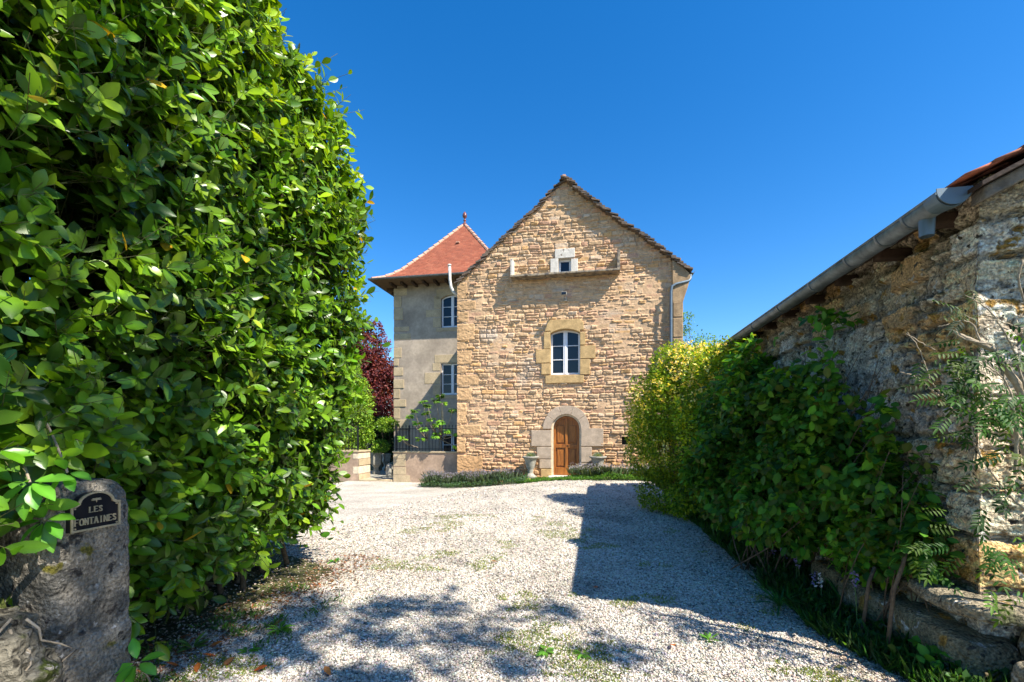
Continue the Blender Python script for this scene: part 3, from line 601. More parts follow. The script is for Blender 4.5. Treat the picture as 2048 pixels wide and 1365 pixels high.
# things seen through the opening
for (px, py0, py1, lab, wd, vv) in [(752, 903, 930, 'square grey stone planter just inside the gate opening', .42, 18.6), (772, 908, 930, 'smaller grey stone planter deeper inside the gate opening', .4, 20.5)]:
    a = P(px, py0, vv); t_ = thing('stone_planter', lab, 'planter', W(a[0], vv, -.3)); z1 = a[1]
    MB().lathe((a[0], vv, -.3), [(.2, 0), (.2, .12), (.12, .2), (.12, .3), (wd*.55, .45), (wd*.62, z1+.22), (wd*.7, z1+.3), (wd*.55, z1+.3), (wd*.5, z1+.2)], 4).build('bowl', M['urn'], t_, bev=.01)
    MB().box((a[0]-.25, vv-.25, -.34), (a[0]+.25, vv+.25, -.29)).build('foot', M['urn'], t_, bev=.01)
a = P(781, 950, 17.4); tag(rocks('kerb_stone', [dict(c=(a[0]-.05, 17.4, -.05), half=(.13, .13, .32), e=3, amp=.02, res=12, seed=4)], M['urn'], loc=W(a[0]-.05, 17.4, -.3)), 'round topped grey guard stone at the foot of the gate', 'guard stone')
b = MB(); b.box((uB+.05, VL-.02, -.5), (uA-.05, VL+.35, -.27)); tag(b.build('threshold_step', M['quoin'], bev=.02, loc=W(uB+.7, VL, -.3)), 'worn pale stone threshold across the gate opening', 'step')
b = MB(); b.box((-13, VL+.36, -.37), (uL-.1, VT-.05, -.285)); tag(b.build('courtyard_paving', M['urn']), kind='structure')

# ================================================================== plants
def foliage_obj(name, parts, m, parent):
    V, Fc, cc = join(parts) if isinstance(parts, list) else parts
    return mesh(name, V, Fc, m, parent, cols=np.clip(cc, 0, 1))
def stems(n, base, blobs, r0, spread=.2, seg=5, mname='bark', name='stem', parent=None):
    b_ = MB(); B = np.array([x[:6] for x in blobs])
    for i in range(n):
        k = rng.integers(len(B)); e = B[k, :3]+rnd(1)[0]*B[k, 3:6]*.7; s = np.array(base)+np.array([rng.normal()*spread, rng.normal()*spread, 0])
        t = np.linspace(0, 1, seg)[:, None]; mid = (s+e)/2+rnd(1)[0]*.15*np.linalg.norm(e-s); mid[2] = max(mid[2], .2)
        pts = (1-t)**2*s+2*t*(1-t)*mid+t*t*e; b_.tube(pts, np.linspace(r0, r0*.3, seg), 5)
    v_ = np.array(b_.v); return mesh(name, v_, b_.f, M[mname], parent, smooth=True)
def WB(bl): return [(*W(x[0], x[1], x[2]), x[3], x[4], x[5]) for x in bl]

# --- laurel hedge
hc = np.array([-4.22, 2.9, 2.70]); hh = np.array([1.24, 2.2, 2.78]); e_ = 5.0
hedge = thing('laurel_hedge', 'towering glossy cherry laurel hedge along the edge of the drive', 'hedge', W(-4.1, 3.4, 0))
def hsurf(n, faces=(0, 1, 2)):
    pr = {0: hh[1]*hh[2]*1.0, 1: hh[0]*hh[2]*.8, 2: hh[0]*hh[1]*.6, 3: hh[0]*hh[2]*.35}; ks = list(faces); w_ = np.array([pr[k] for k in ks]); w_ /= w_.sum()
    k = rng.choice(ks, size=n, p=w_); X = rng.uniform(-1, 1, (n, 3)); X[k == 0, 0] = 1; X[k == 1, 1] = 1; X[k == 2, 2] = 1; X[k == 3, 1] = -1
    X = X/((np.abs(X)**e_).sum(1)**(1/e_))[:, None]; g = nz(np.sign(X)*np.abs(X)**(e_-1)/hh)
    Y = hc+X*hh
    bul = .30*fbm(Y*.8, 61, 2)+.17*fbm(Y*2.1, 62, 2)-.10*ss((.8-Y[:, 2])/.7)+.08*ss((Y[:, 2]-1.2)/2)-.22*ss((2.0-Y[:, 2])/1.6)*ss((Y[:, 1]-3.2)/1.5)+.16*ss(1-np.abs(Y[:, 2]-3.6)/1.1)*ss((Y[:, 1]-3.2)/1.5)
    Y = Y+g*bul[:, None]; return Y, g
def tow(Y): return W(Y[:, 0], Y[:, 1], Y[:, 2])
def rotw(g): return np.stack([CT*g[:, 0]+ST*g[:, 1], -ST*g[:, 0]+CT*g[:, 1], g[:, 2]], -1)
lp = [(.040, .095, .006), (.055, .13, .007), (.075, .165, .008), (.10, .205, .010), (.035, .095, .010), (.13, .235, .012), (.065, .15, .008), (.03, .075, .008)]
ns = 7600; Y, g = hsurf(ns, (0, 1, 2, 3)); dep = rng.random(ns)**1.5*.34-.07; Y = Y-g*dep[:, None]
gap = fbm(Y*1.9, 66, 2) > -.36; Y = Y[gap]; g = g[gap]; ns = len(Y)
# shoots hanging over the gate pillar
nx_ = 240; Yx = np.stack([rng.uniform(-3.25, -2.66, nx_), rng.uniform(1.25, 2.1, nx_), 1.02+rng.random(nx_)**1.2*.75], -1); kx = (Yx[:, 2] > 1.36) | (Yx[:, 1] < 1.52) | ((Yx[:, 2] > 1.15) & (Yx[:, 1] < 1.66)); Yx = Yx[kx]
gx = np.repeat([[.8, -.3, -.2]], len(Yx), 0); Y = np.concatenate([Y, Yx]); g = np.concatenate([g, gx]); ns = len(Y); ex = np.arange(ns) >= ns-len(Yx)
Pw = tow(Y); gw = rotw(g)
keep = ~((Y[:, 0] > -3.06) & (Y[:, 1] < 2.2) & (Y[:, 2] < 1.02)) | ex; Pw = Pw[keep]; gw = gw[keep]; Y = Y[keep]; ns = len(Pw)
lng = np.where(rng.random(ns) < .06, rng.uniform(1.4, 2.0, ns), 1.0)
sd = nz(gw*.75+rnd(ns)*.55+np.array([0, 0, .35])); parts = []; A = nz(np.cross(sd, rnd(ns))); B = np.cross(sd, A)
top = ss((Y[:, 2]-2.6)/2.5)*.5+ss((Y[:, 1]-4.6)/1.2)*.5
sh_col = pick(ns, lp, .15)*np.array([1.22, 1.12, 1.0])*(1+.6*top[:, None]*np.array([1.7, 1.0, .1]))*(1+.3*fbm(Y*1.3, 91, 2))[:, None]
for k in range(7):
    ph = k*2.4+rng.random(ns)*.8; rad_ = np.cos(ph)[:, None]*A+np.sin(ph)[:, None]*B; al = (.10+.03*k)*rng.uniform(.8, 1.2, ns)*lng
    sp = np.radians(78-k*6.5); D = sd*math.cos(sp)+rad_*math.sin(sp)+np.array([0, 0, -.05]); Nn = sd*math.sin(sp)-rad_*math.cos(sp)*.7+gw*.35+np.array([0, 0, .35])
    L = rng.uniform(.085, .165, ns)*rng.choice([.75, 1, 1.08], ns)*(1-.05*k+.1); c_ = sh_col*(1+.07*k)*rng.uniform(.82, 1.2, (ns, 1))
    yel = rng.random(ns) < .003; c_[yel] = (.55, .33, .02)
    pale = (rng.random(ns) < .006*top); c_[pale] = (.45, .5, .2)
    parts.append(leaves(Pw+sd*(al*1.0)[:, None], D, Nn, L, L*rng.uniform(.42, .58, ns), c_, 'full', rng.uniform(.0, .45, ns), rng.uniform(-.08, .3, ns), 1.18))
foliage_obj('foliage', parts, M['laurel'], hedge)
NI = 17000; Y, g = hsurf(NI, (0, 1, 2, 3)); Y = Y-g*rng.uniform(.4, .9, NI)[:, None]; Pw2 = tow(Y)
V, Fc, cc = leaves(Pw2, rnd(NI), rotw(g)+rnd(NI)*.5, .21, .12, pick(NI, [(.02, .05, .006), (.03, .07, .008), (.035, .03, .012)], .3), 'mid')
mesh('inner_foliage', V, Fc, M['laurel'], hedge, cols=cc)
b = MB(); sdl = sd
st_v = np.concatenate([Pw-sd*.15, Pw+sd*.3]); nb = len(Pw); q3 = []
A3 = [A*.0035, -A*.002+B*.003, -A*.002-B*.003]; VV = np.concatenate([Pw-sd*.22+a_ for a_ in A3]+[Pw+sd*(.36*lng)[:, None]+a_*.5 for a_ in A3]); ii = np.arange(nb)
FF = np.concatenate([np.stack([ii+k*nb, ii+((k+1) % 3)*nb, ii+(3+(k+1) % 3)*nb, ii+(3+k)*nb], -1) for k in range(3)])
mesh('shoot', VV, FF, M['greenstem'], hedge)
b = MB()
for i in range(150):
    v0 = rng.uniform(.9, 5.0); base = np.array([-4.0+rng.normal()*.25, v0, 0]); e = np.array([-3.15+rng.normal()*.12-.1, min(4.7, v0+rng.normal()*.7), rng.uniform(.8, 5.2)])
    m_ = base*.45+e*.55+np.array([-.5, 0, -.3]); t = np.linspace(0, 1, 9)[:, None]; pts = (1-t)**2*base+2*t*(1-t)*m_+t*t*e+rng.normal(size=(9, 3))*.03; pts[0, 2] = 0
    b.tube(pts, np.linspace(.028, .007, 9), 6)
b.build('branch', M['bark'], hedge, smooth=True)

# --- yellow flowering bush
def bush(name, label, cat, base, blobs, n, size, pal, mode='quad', nst=30, r0=.02, m='soft', flowers=None, clump=2.2, thr=-.25, wr=.55, seed=0, hang=.2, rmin=.6, grp=None, stname='stem', lump=.18):
    t_ = thing(name, label, cat, base, grp); B_ = blobs
    p_, g_ = blobpts(B_, n, rmin, clump, thr, seed, lump)
    V, Fc, cc = scatter(p_, g_, size, pal, mode, wr, hang); k_ = len(V)//len(p_); cc = cc*(1+.7*np.repeat(fbm(p_*1.8, seed+70), k_)[:, None]*np.array([1.3, 1, .6])); foliage_obj('foliage', (V, Fc, np.clip(cc, .003, 1)), M[m], t_)
    if flowers:
        nf, fs, fpal, flt = flowers; p_, g_ = blobpts(B_, nf*4, .93, 1.7, .0, seed+50); k = flt(p_); p_, g_ = p_[k][:nf], g_[k][:nf]
        pp_ = np.repeat(p_, 5, 0)+rng.normal(size=(len(p_)*5, 3))*fs*.3; gg = np.repeat(g_, 5, 0)
        foliage_obj('flowers', scatter(pp_, gg, fs, fpal, 'quad', .7, .1), M['petal'], t_)
    if nst: stems(nst, np.array(base), B_, r0, parent=t_, name=stname)
    return t_
B_ = WB([(1.75, 9.5, 1.75, .95, 1.1, 1.45), (1.5, 9.6, 1.5, .85, .9, 1.1), (1.85, 9.3, 2.5, .8, .9, .75), (1.35, 9.9, 2.1, .75, .8, .8), (2.1, 9.0, 2.2, .7, .8, .9), (2.2, 8.6, 2.5, .5, .7, .7), (1.6, 9.8, 2.9, .5, .6, .5), (1.95, 7.9, 1.9, .7, .65, 1.1), (2.1, 7.4, 2.3, .4, .5, .7), (2.0, 7.8, 1.1, .55, .5, .7), (2.3, 7.7, 2.7, .3, .4, .4), (1.55, 9.3, .32, .8, .9, .36), (1.8, 8.5, .35, .6, .6, .36), (1.15, 9.9, 1.2, .6, .7, .7), (1.9, 8.6, 1.3, .7, .6, .8)])
bush('flowering_bush', 'rounded bush covered in small yellow flowers next to the stone house', 'bush', W(1.75, 9.5, 0), B_, 56000, .065,
     [(.13, .24, .015), (.20, .32, .015), (.28, .38, .015), (.08, .16, .015), (.32, .40, .02)], nst=45, flowers=(1700, .05, [(.85, .66, .08), (.85, .70, .2), (.88, .76, .32)], lambda p: p[:, 2] > .9), seed=3)
b = MB()
# --- dark climbing shrubs on the barn wall
dk = [(.045, .14, .016), (.06, .19, .018), (.09, .24, .02), (.03, .10, .014), (.15, .29, .02), (.08, .19, .014), (.10, .13, .02)]
B_ = WB([(2.0, 4.8, 1.9, .36, .58, .68), (1.95, 5.5, 1.75, .50, .8, .85), (1.85, 6.3, 1.5, .6, .8, .95), (1.9, 5.2, 1.0, .55, .7, .6), (1.9, 6.2, .85, .6, .7, .55), (2.1, 4.3, 1.25, .25, .35, .45), (2.1, 4.65, 2.35, .2, .3, .28), (2.2, 4.2, 2.0, .12, .14, .4), (2.2, 3.95, 1.75, .10, .10, .35), (1.9, 5.5, 2.25, .42, .5, .45), (2.0, 4.9, 2.2, .3, .4, .35), (1.5, 6.2, 1.1, .4, .5, .4)])
bush('climbing_shrub', 'tall dark green broad leaved shrub climbing the barn wall', 'shrub', W(2.0, 5.4, 0), B_, 21000, .095, dk, 'mid', nst=26, r0=.009, wr=.68, seed=9, hang=.35, thr=-.08, clump=2.1, rmin=.45, lump=.42)
B_ = WB([(2.25, 6.9, 1.3, .28, .4, .9), (2.15, 6.9, .7, .3, .4, .5), (2.25, 6.7, 2.2, .22, .5, .4)])
bush('leafy_shrub', 'dark green shrub filling the gap between the yellow bush and the climbing shrub', 'shrub', W(1.95, 7.6, 0), B_, 6500, .085, dk, 'mid', nst=10, r0=.01, wr=.7, seed=12, hang=.4, thr=-.1)
B_ = WB([(2.2, 4.0, .95, .22, .42, .38), (2.15, 3.75, 1.25, .15, .28, .25), (2.2, 3.7, .75, .2, .3, .25), (2.2, 4.3, .6, .25, .4, .3), (2.05, 3.5, .10, .15, .35, .08)])
bush('bramble', 'thin dark bramble trailing over the foot of the barn wall', 'bramble', W(2.2, 4.0, 0), B_, 1900, .075, dk, 'mid', nst=16, r0=.006, wr=.75, seed=15, hang=.3, thr=-.1, rmin=.3)

# ================================================================== BARN
UB = 2.4; VC = 3.37; VE = 12.0; ZE = 2.93
barn = thing('stone_barn', 'old low barn of weathered rubble stone with zinc gutter and tiled eaves', 'barn', W(UB+2, VC+3, 0))
vs = [VC]
while vs[-1] < VE: vs.append(vs[-1]+.0065*(vs[-1]/3.4)**1.9)
vs = np.array(vs); zs = np.arange(-.15, ZE+.19, .009)
V_, Z_ = np.meshgrid(vs, zs, indexing='ij'); s = V_.ravel(); z = Z_.ravel()
bp = [(.60, .46, .29), (.52, .43, .31), (.66, .54, .37), (.44, .35, .24), (.66, .42, .18), (.58, .50, .40), (.60, .39, .19)]
bl = []; qz = [0, .34, .58, .90, 1.20, 1.46, 1.78, 2.06, 2.40, 2.66, 2.9, 3.12]; ql = [.36, .24, .42, .22, .33, .20, .36, .22, .30, .2, .28]; rb = random.Random(9)
for i in range(11): c_ = np.array(bp[rb.randrange(7)])*rb.uniform(.95, 1.2); bl.append((ql[i], qz[i], qz[i+1], tuple(c_), rb.uniform(.03, .06)))
def barnface(s, z, seed, blocks, off):
    h, c = masonry(s, z, seed, (.12, .26), (.18, .5), .01, .06, bp, (.30, .25, .185), joint=.016, rag=.03, blocks=blocks, bump=.018, bw=.05)
    mask = ss((fbm(p3(s*.9+off, z*.9), seed+31, 3)-.04)/.15)*(z < 2.5)
    hp = .04+.02*fbm(p3(s*7, z*7), seed+32, 4)+.016*fbm(p3(s*24, z*24), seed+33, 3)
    h = h*(1-mask)+np.maximum(hp, h*.85)*mask
    pc = np.array([.64, .57, .46])[None]*(1+.3*fbm(p3(s*3, z*3), seed+34)+.35*fbm(p3(s*14, z*16), seed+35, 3))[:, None]; cr = ss((.10-np.abs(fbm(p3(s*4, z*6), seed+36, 3)))/.06); pc = pc*(1-.6*cr)[:, None]; hp = hp-.02*cr
    c = c*(1-.8*mask[:, None])+pc*.8*mask[:, None]
    pit = ss((fbm(p3(s*26, z*26), seed+41, 3)-.26)/.14); chip = ss((fbm(p3(s*17, z*22), seed+42, 3)-.30)/.12)
    c = c*(1-.62*pit)[:, None]*(1+.30*chip)[:, None]*(1+.30*vn(p3(s*95, z*95), seed+43)+.22*vn(p3(s*48, z*48), seed+44))[:, None]; h = h-.012*pit+.006*chip
    return h, np.clip(c*1.12, .02, .8)
bls = [(VC-.2, VC+a_, z0+.012, z1-.012, c_, p_) for a_, z0, z1, c_, p_ in bl]
h, c = barnface(s, z, 77, bls, 0); c = c*1.0
for (px, py, w_, hh_) in ((1830, 545, .42, .22), (1815, 640, .3, .15), (1727, 628, .35, .14)):
    vv, z0 = PU(px, py, UB); d = 1-np.maximum(np.abs(s-vv)/(w_/2), np.abs(z-z0)/(hh_/2))+.25*fbm(p3(s*8, z*8), 5); m_ = ss(d/.15)
    h = np.maximum(h, m_*.07); c = c*(1-m_[:, None])+np.array([.60, .38, .18])*m_[:, None]
edgef = ss((s-VC)/.10); he = .06+.07*fbm(p3(z*0, z*4.3), 88, 4); h = h*edgef+he*(1-edgef); s = s-he*(1-edgef)
# rough holes under the eave
for (px, py, r_) in ((1905, 450, .07), (1800, 520, .10), (1850, 470, .10)):
    vv, z0 = PU(px, py, UB); d = np.hypot((s-vv)*.8, z-z0)/r_; h = h-.14*ss(1.3-d)
mesh('wall', W(UB-h, s, z), gridfaces(len(vs), len(zs))[:, ::-1], M['barnstone'], barn, cols=c, smooth=True)
ds = [0.0]
while ds[-1] < 4.6: ds.append(ds[-1]+(.008 if ds[-1] < .7 else .04))
ds = np.array(ds); zs2 = np.arange(-.15, 5.75, .0095); S_, Z_ = np.meshgrid(ds, zs2, indexing='ij'); s = S_.ravel(); z = Z_.ravel()
bls = [(-.2, (1.0-a_)*.9+.1, z0+.012, z1-.012, c_, p_) for a_, z0, z1, c_, p_ in bl]
h, c = barnface(s, z, 78, bls, 9); c = c*1.15
edgef = ss(s/.10); he = .06+.07*fbm(p3(z*0, z*4.3), 88, 4); h = h*edgef+he*(1-edgef); s = s-he*(1-edgef); kk = math.hypot(1, .10); dU, dV_ = 1/kk, -.10/kk; nU, nV = -.10/kk, -1/kk
gf_ = gridfaces(len(ds), len(zs2)); mesh('gable_wall', W(UB+dU*s+nU*h, VC+dV_*s+nV*h, z), gf_[z[gf_].mean(1) < 3.12+(S_.ravel()[gf_].mean(1))*dU*.50], M['barnstone'], barn, cols=c, smooth=True)
# upper gable (triangular, out of the lower sheet's reach) and far walls
b = MB(); Wb = 4.6*dU
b.box((UB+.03, VE-.3, -.15), (UB+2*Wb, VE, ZE+.1)).box((UB+2*Wb-.3, VC-1.2, -.15), (UB+2*Wb, VE, 3)); b.build('rear_wall', M['pinkstone'], barn)
# roof tiles, skewed verge
UG = 2.13; sl_ = .50
Vt = []; Ft = []; Ct = []; n0 = 0; rt = np.random.default_rng(8)
for i in range(34):
    ua, ub = UG-.03+i*.14, UG-.03+i*.14+.19; za, zb_ = 1.475+H+.015+i*.14*sl_, 1.475+H+.015+i*.14*sl_+.15*sl_
    v0 = 3.08-.24*(i*.14); v_ = v0+rt.uniform(-.03, .03)
    while v_ < VE+.1:
        w_ = .17 if v_ < 6 else .6; jz = rt.uniform(-.006, .01); th = .016; c_ = tp[rt.integers(6)]*rt.uniform(.7, 1.15)
        for (x, y, z_) in [(ua, v_, za+jz-th), (ub, v_, zb_+jz-th), (ub, v_+w_-.006, zb_+jz-th), (ua, v_+w_-.006, za+jz-th), (ua, v_, za+jz), (ub, v_, zb_+jz), (ub, v_+w_-.006, zb_+jz), (ua, v_+w_-.006, za+jz)]: Vt.append((x, y, z_))
        Ft += [tuple(n0+k for k in q) for q in [(0, 3, 2, 1), (4, 5, 6, 7), (0, 1, 5, 4), (1, 2, 6, 5), (2, 3, 7, 6), (3, 0, 4, 7)]]; n0 += 8; Ct += [c_]*8; v_ += w_
Vt = np.array(Vt); mesh('roof', W(Vt[:, 0], Vt[:, 1], Vt[:, 2]), np.array(Ft), M['terra'], barn, cols=np.array(Ct))
b = MB()
for i in range(10):                                # boards and verge timbers under the tiles
    ua = UG+.05+i*.45; za = 1.475+H-.03+i*.45*sl_
    b.add([(ua, 3.06-.22*i*.45, za-.025), (ua+.43, 3.06-.22*(i*.45+.43), za-.025+.43*sl_), (ua+.43, VE, za-.025+.43*sl_), (ua, VE, za-.025), (ua, 3.06-.22*i*.45, za), (ua+.43, 3.06-.22*(i*.45+.43), za+.43*sl_), (ua+.43, VE, za+.43*sl_), (ua, VE, za)],
          [(0, 3, 2, 1), (4, 5, 6, 7), (0, 1, 5, 4), (1, 2, 6, 5), (2, 3, 7, 6), (3, 0, 4, 7)])
b.build('roof_board', M['wood'], barn)
b = MB(); L_ = 3.5
b.add([(UG+.10, 3.12, ZE-.02), (UG+.10+L_, 3.12-.22*L_, ZE-.02+L_*sl_), (UG+.10+L_, 3.22-.22*L_, ZE-.02+L_*sl_), (UG+.10, 3.22, ZE-.02), (UG+.10, 3.12, ZE+.06), (UG+.10+L_, 3.12-.22*L_, ZE+.06+L_*sl_), (UG+.10+L_, 3.22-.22*L_, ZE+.06+L_*sl_), (UG+.10, 3.22, ZE+.06)],
      [(0, 3, 2, 1), (4, 5, 6, 7), (0, 1, 5, 4), (1, 2, 6, 5), (2, 3, 7, 6), (3, 0, 4, 7)])
b.build('verge_timber', mat('grey_old_timber', (.2, .17, .14), .9, n=(12, .4), bump=(.8, 30, .02)), barn, bev=.01)
for i in range(14):
    vv = 3.55+i*.62; MB().box((UG+.10, vv-.05, ZE+.01), (UB+.1, vv+.05, ZE+.09)).build('rafter', M['wood'], barn, bev=.015)
# gutter: half round with beads, brackets, outlet and hopper end
b = MB(); gc = (UG-.015, 1.40+H+.055); Rg = .075
prof = [(gc[0]+Rg*math.cos(a_), gc[1]+Rg*math.sin(a_)) for a_ in np.linspace(PI, 2*PI, 14)]+[(gc[0]+(Rg-.006)*math.cos(a_), gc[1]+(Rg-.006)*math.sin(a_)) for a_ in np.linspace(2*PI, PI, 14)]
b.prism(prof, 3.19, VE-.2); b.tube([(gc[0]-Rg, 3.19, gc[1]+.004), (gc[0]-Rg, 7, gc[1]+.004), (gc[0]-Rg, VE-.2, gc[1]+.004)], .009, 6)
gt = b.build('gutter', M['zinc'], barn, smooth=False)
for f_ in gt.data.polygons: f_.use_smooth = len(f_.vertices) == 4
b = MB(); b.prism([(gc[0]+(Rg+.004)*math.cos(a_), gc[1]+(Rg+.004)*math.sin(a_)) for a_ in np.linspace(PI, 2*PI, 14)], 3.184, 3.189)
for k in range(4):
    r0_, r1_ = Rg+.004+.004*k, Rg+.004+.004*(k+1); v1_ = 3.31-.03*k
    b.prism([(gc[0]+r0_*math.cos(a_), gc[1]+r0_*math.sin(a_)) for a_ in np.linspace(PI, 2*PI, 14)]+[(gc[0]+(r0_-.006)*math.cos(a_), gc[1]+(r0_-.006)*math.sin(a_)) for a_ in np.linspace(2*PI, PI, 14)], v1_-.034, v1_)
b.prism([(gc[0]+.095*math.cos(a_), gc[1]+.01+.095*math.sin(a_)) for a_ in np.linspace(PI*.98, 2.02*PI, 16)], 3.168, 3.174); b.build('gutter_end', M['bluezinc'], gt)
for vv in (3.52, 3.82, 4.25, 4.9, 5.7, 6.6, 7.6, 8.6):
    prof = [(gc[0]+(Rg+.010)*math.cos(a_), gc[1]+(Rg+.010)*math.sin(a_)) for a_ in np.linspace(PI*.97, 2.03*PI, 14)]+[(gc[0]+(Rg+.001)*math.cos(a_), gc[1]+(Rg+.001)*math.sin(a_)) for a_ in np.linspace(2.03*PI, PI*.97, 14)]
    MB().prism(prof, vv-.011, vv+.011).build('gutter_bracket', M['zinc'], gt)
MB().tube([(gc[0]+.01, 3.42, gc[1]-Rg*.6), (gc[0]+.01, 3.42, gc[1]-Rg-.10)], [.045, .04], 12, cap=False).build('outlet', M['bluezinc'], gt, smooth=True)
# foot of the wall: projecting weathered blocks
sp_ = [dict(c=(2.34, 3.55, .13), half=(.20, .36, .17), seed=1), dict(c=(2.3, 4.25, .12), half=(.18, .32, .15), seed=2), dict(c=(2.42, 3.38, .49), half=(.30, .34, .055), seed=3, e=4), dict(c=(2.33, 4.9, .12), half=(.17, .3, .14), seed=5),
       dict(c=(2.95, 3.15, .50), half=(.3, .22, .07), seed=6), dict(c=(2.9, 3.1, .22), half=(.4, .22, .2), seed=7)]
rocks('plinth_stone', [dict(amp=.035, res=40, **s_) for s_ in sp_], M['barnstone'], barn, cols=[(.30, .25, .15), (.26, .22, .14), (.33, .28, .19)])
st = [((2.40, 2.80, .17), (.2, .16, .16), 'upper mossy stone block at the foot of the barn corner'), ((2.23, 2.62, .05), (.17, .16, .09), 'lower mossy stone block in front of the barn corner')]
for c_, hf, lab in st: tag(rocks('stone_block', [dict(c=c_, half=hf, e=6, amp=.03, res=40, seed=int(c_[0]*100))], M['barnstone'], loc=W(c_[0], c_[1], 0), cols=[(.34, .29, .2)]), lab, 'stone block', 'mossy stone blocks by the barn corner')

# ================================================================== GATE PILLAR, RUBBLE WALL, SIGN
pil = thing('gate_pillar', 'weathered leaning stone gate pillar half buried in the laurel hedge', 'pillar', W(-2.7, 1.9, 0))
rocks('shaft', [dict(c=(-2.74, 1.89, .61), half=(.245, .205, .70), e=7, amp=.035, res=110, seed=3, sc=2.8, fine=.014)], M['pillar'], pil)
rw = thing('rubble_wall', 'crumbling rubble stone wall with dry roots beside the gate pillar', 'wall', W(-2.75, 1.3, 0))
rocks('stonework', [dict(c=(-2.72, 1.42, .34), half=(.30, .30, .50), e=3.0, amp=.14, res=120, seed=8, sc=3.4, fine=.045), dict(c=(-2.95, .85, .45), half=(.35, .4, .6), e=3.2, amp=.12, res=50, seed=9, sc=2.4, fine=.03), dict(c=(-3.1, 1.5, .9), half=(.2, .35, .28), e=3, amp=.08, res=40, seed=10, sc=3, fine=.03)], M['mossrock'], rw)
b = MB()
for i in range(9):
    v0 = rng.uniform(1.15, 1.6); z0 = rng.uniform(.45, .8); p_ = [np.array([-2.44, v0, z0])]
    for k in range(7): p_.append(p_[-1]+np.array([rng.normal()*.012, rng.normal()*.035, -.055]))
    b.tube(p_, np.linspace(.006, .002, 8), 5)
b.build('root', M['twig'], rw, smooth=True)
# sign: arched black plate with raised brass rim, flower emblem and serif letters; it faces the drive
sv0, sv1 = 1.755, 1.985; SU = -2.475; sz0, sz1 = 1.065, 1.205
sign = thing('house_sign', 'small black arched house name sign with pale raised letters on the gate pillar', 'sign', W(SU, (sv0+sv1)/2, sz0))
def outline(g):
    v0, v1, z0, z1 = sv0+g, sv1-g, sz0+g, sz1-g; c0 = (v0+v1)/2; sh = .032; w_ = (v1-v0)/2-sh
    pts = [(v0, z0), (v1, z0), (v1, z1-.012)]
    pts += [(v1-sh*.5, z1-.010), (v1-sh, z1)]
    pts += [(c0+w_*math.cos(t_), z1+.048*math.sin(t_)) for t_ in np.linspace(.15, PI-.15, 12)]
    pts += [(v0+sh, z1), (v0+sh*.5, z1-.010), (v0, z1-.012)]; return pts
MB().prism(outline(0), SU-.03, SU, 'u').build('plate', M['black'], sign)
o0, o1 = outline(.0), outline(.009); n_ = len(o0); b = MB()
vs_ = [(SU+.0, *p) for p in o0]+[(SU+.007, *p) for p in o0]+[(SU+.007, *p) for p in o1]+[(SU+.0, *p) for p in o1]
fs_ = []
for i in range(n_):
    j = (i+1) % n_
    for k in range(3): fs_.append((k*n_+i, k*n_+j, (k+1)*n_+j, (k+1)*n_+i))
b.add(vs_, fs_); b.build('rim', M['brass'], sign)
G = {'L': [[(0, 1), (0, 0), (.6, 0)]], 'E': [[(.6, 1), (0, 1), (0, 0), (.62, 0)], [(0, .52), (.45, .52)]], 'F': [[(.6, 1), (0, 1), (0, 0)], [(0, .52), (.45, .52)]], 'T': [[(-.05, 1), (.65, 1)], [(.3, 1), (.3, 0)]],
     'A': [[(-.05, 0), (.3, 1), (.65, 0)], [(.1, .36), (.5, .36)]], 'I': [[(.15, 0), (.15, 1)]], 'N': [[(0, 0), (0, 1), (.6, 0), (.6, 1)]],
     'O': [[(.33+.36*math.cos(t_), .5+.5*math.sin(t_)) for t_ in np.linspace(0, 2*PI, 17)]], 'S': [[(.52, .82), (.4, .98), (.18, .98), (.04, .8), (.12, .6), (.42, .42), (.52, .22), (.4, .02), (.15, .02), (.0, .2)]]}
SER = {'L': [(0, 1), (0, 0), (.6, .06)], 'E': [(0, 1), (0, 0), (.6, .95), (.6, .06)], 'F': [(0, 0), (0, 1), (.6, .95)], 'T': [(.3, 0), (-.05, .95), (.65, .95)], 'A': [(-.05, 0), (.65, 0)], 'I': [(.15, 0), (.15, 1)], 'N': [(0, 0), (0, 1), (.6, 1)], 'O': [], 'S': []}
def letter(ch, v0, z0, hgt, wid):
    b = MB(); th = hgt*.085
    for pl in G[ch]:
        for (a0, a1) in zip(pl, pl[1:]):
            x0, y0 = v0+a0[0]*wid, z0+a0[1]*hgt; x1, y1 = v0+a1[0]*wid, z0+a1[1]*hgt; dx, dy = x1-x0, y1-y0; L = math.hypot(dx, dy); w_ = th*(1.0 if abs(dy) > abs(dx)*.6 else .62)
            nx, ny = -dy/L*w_, dx/L*w_; ex, ey = dx/L*th*.5, dy/L*th*.5
            b.prism([(x0-ex-nx, y0-ey-ny), (x1+ex-nx, y1+ey-ny), (x1+ex+nx, y1+ey+ny), (x0-ex+nx, y0-ey+ny)], SU+.0005, SU+.005+rr.random()*.0006, 'u')
    for (sx, sy) in SER[ch]: b.prism([(v0+(sx-.15)*wid, z0+sy*hgt-th*.4), (v0+(sx+.15)*wid, z0+sy*hgt-th*.4), (v0+(sx+.15)*wid, z0+sy*hgt+th*.4), (v0+(sx-.15)*wid, z0+sy*hgt+th*.4)], SU+.0005, SU+.0062, 'u')
    b.build('letter', M['brass'], sign)
for txt, z0, pitch, hgt in (('LES', 1.152, .0225, .027), ('FONTAINES', 1.095, .0222, .031)):
    tot = pitch*len(txt); v0 = (sv0+sv1)/2-tot/2+.002
    for i, ch in enumerate(txt): letter(ch, v0+i*pitch+(.004 if ch == 'I' else 0), z0, hgt, pitch*1.05)
b = MB(); ce = ((sv0+sv1)/2, 1.216)
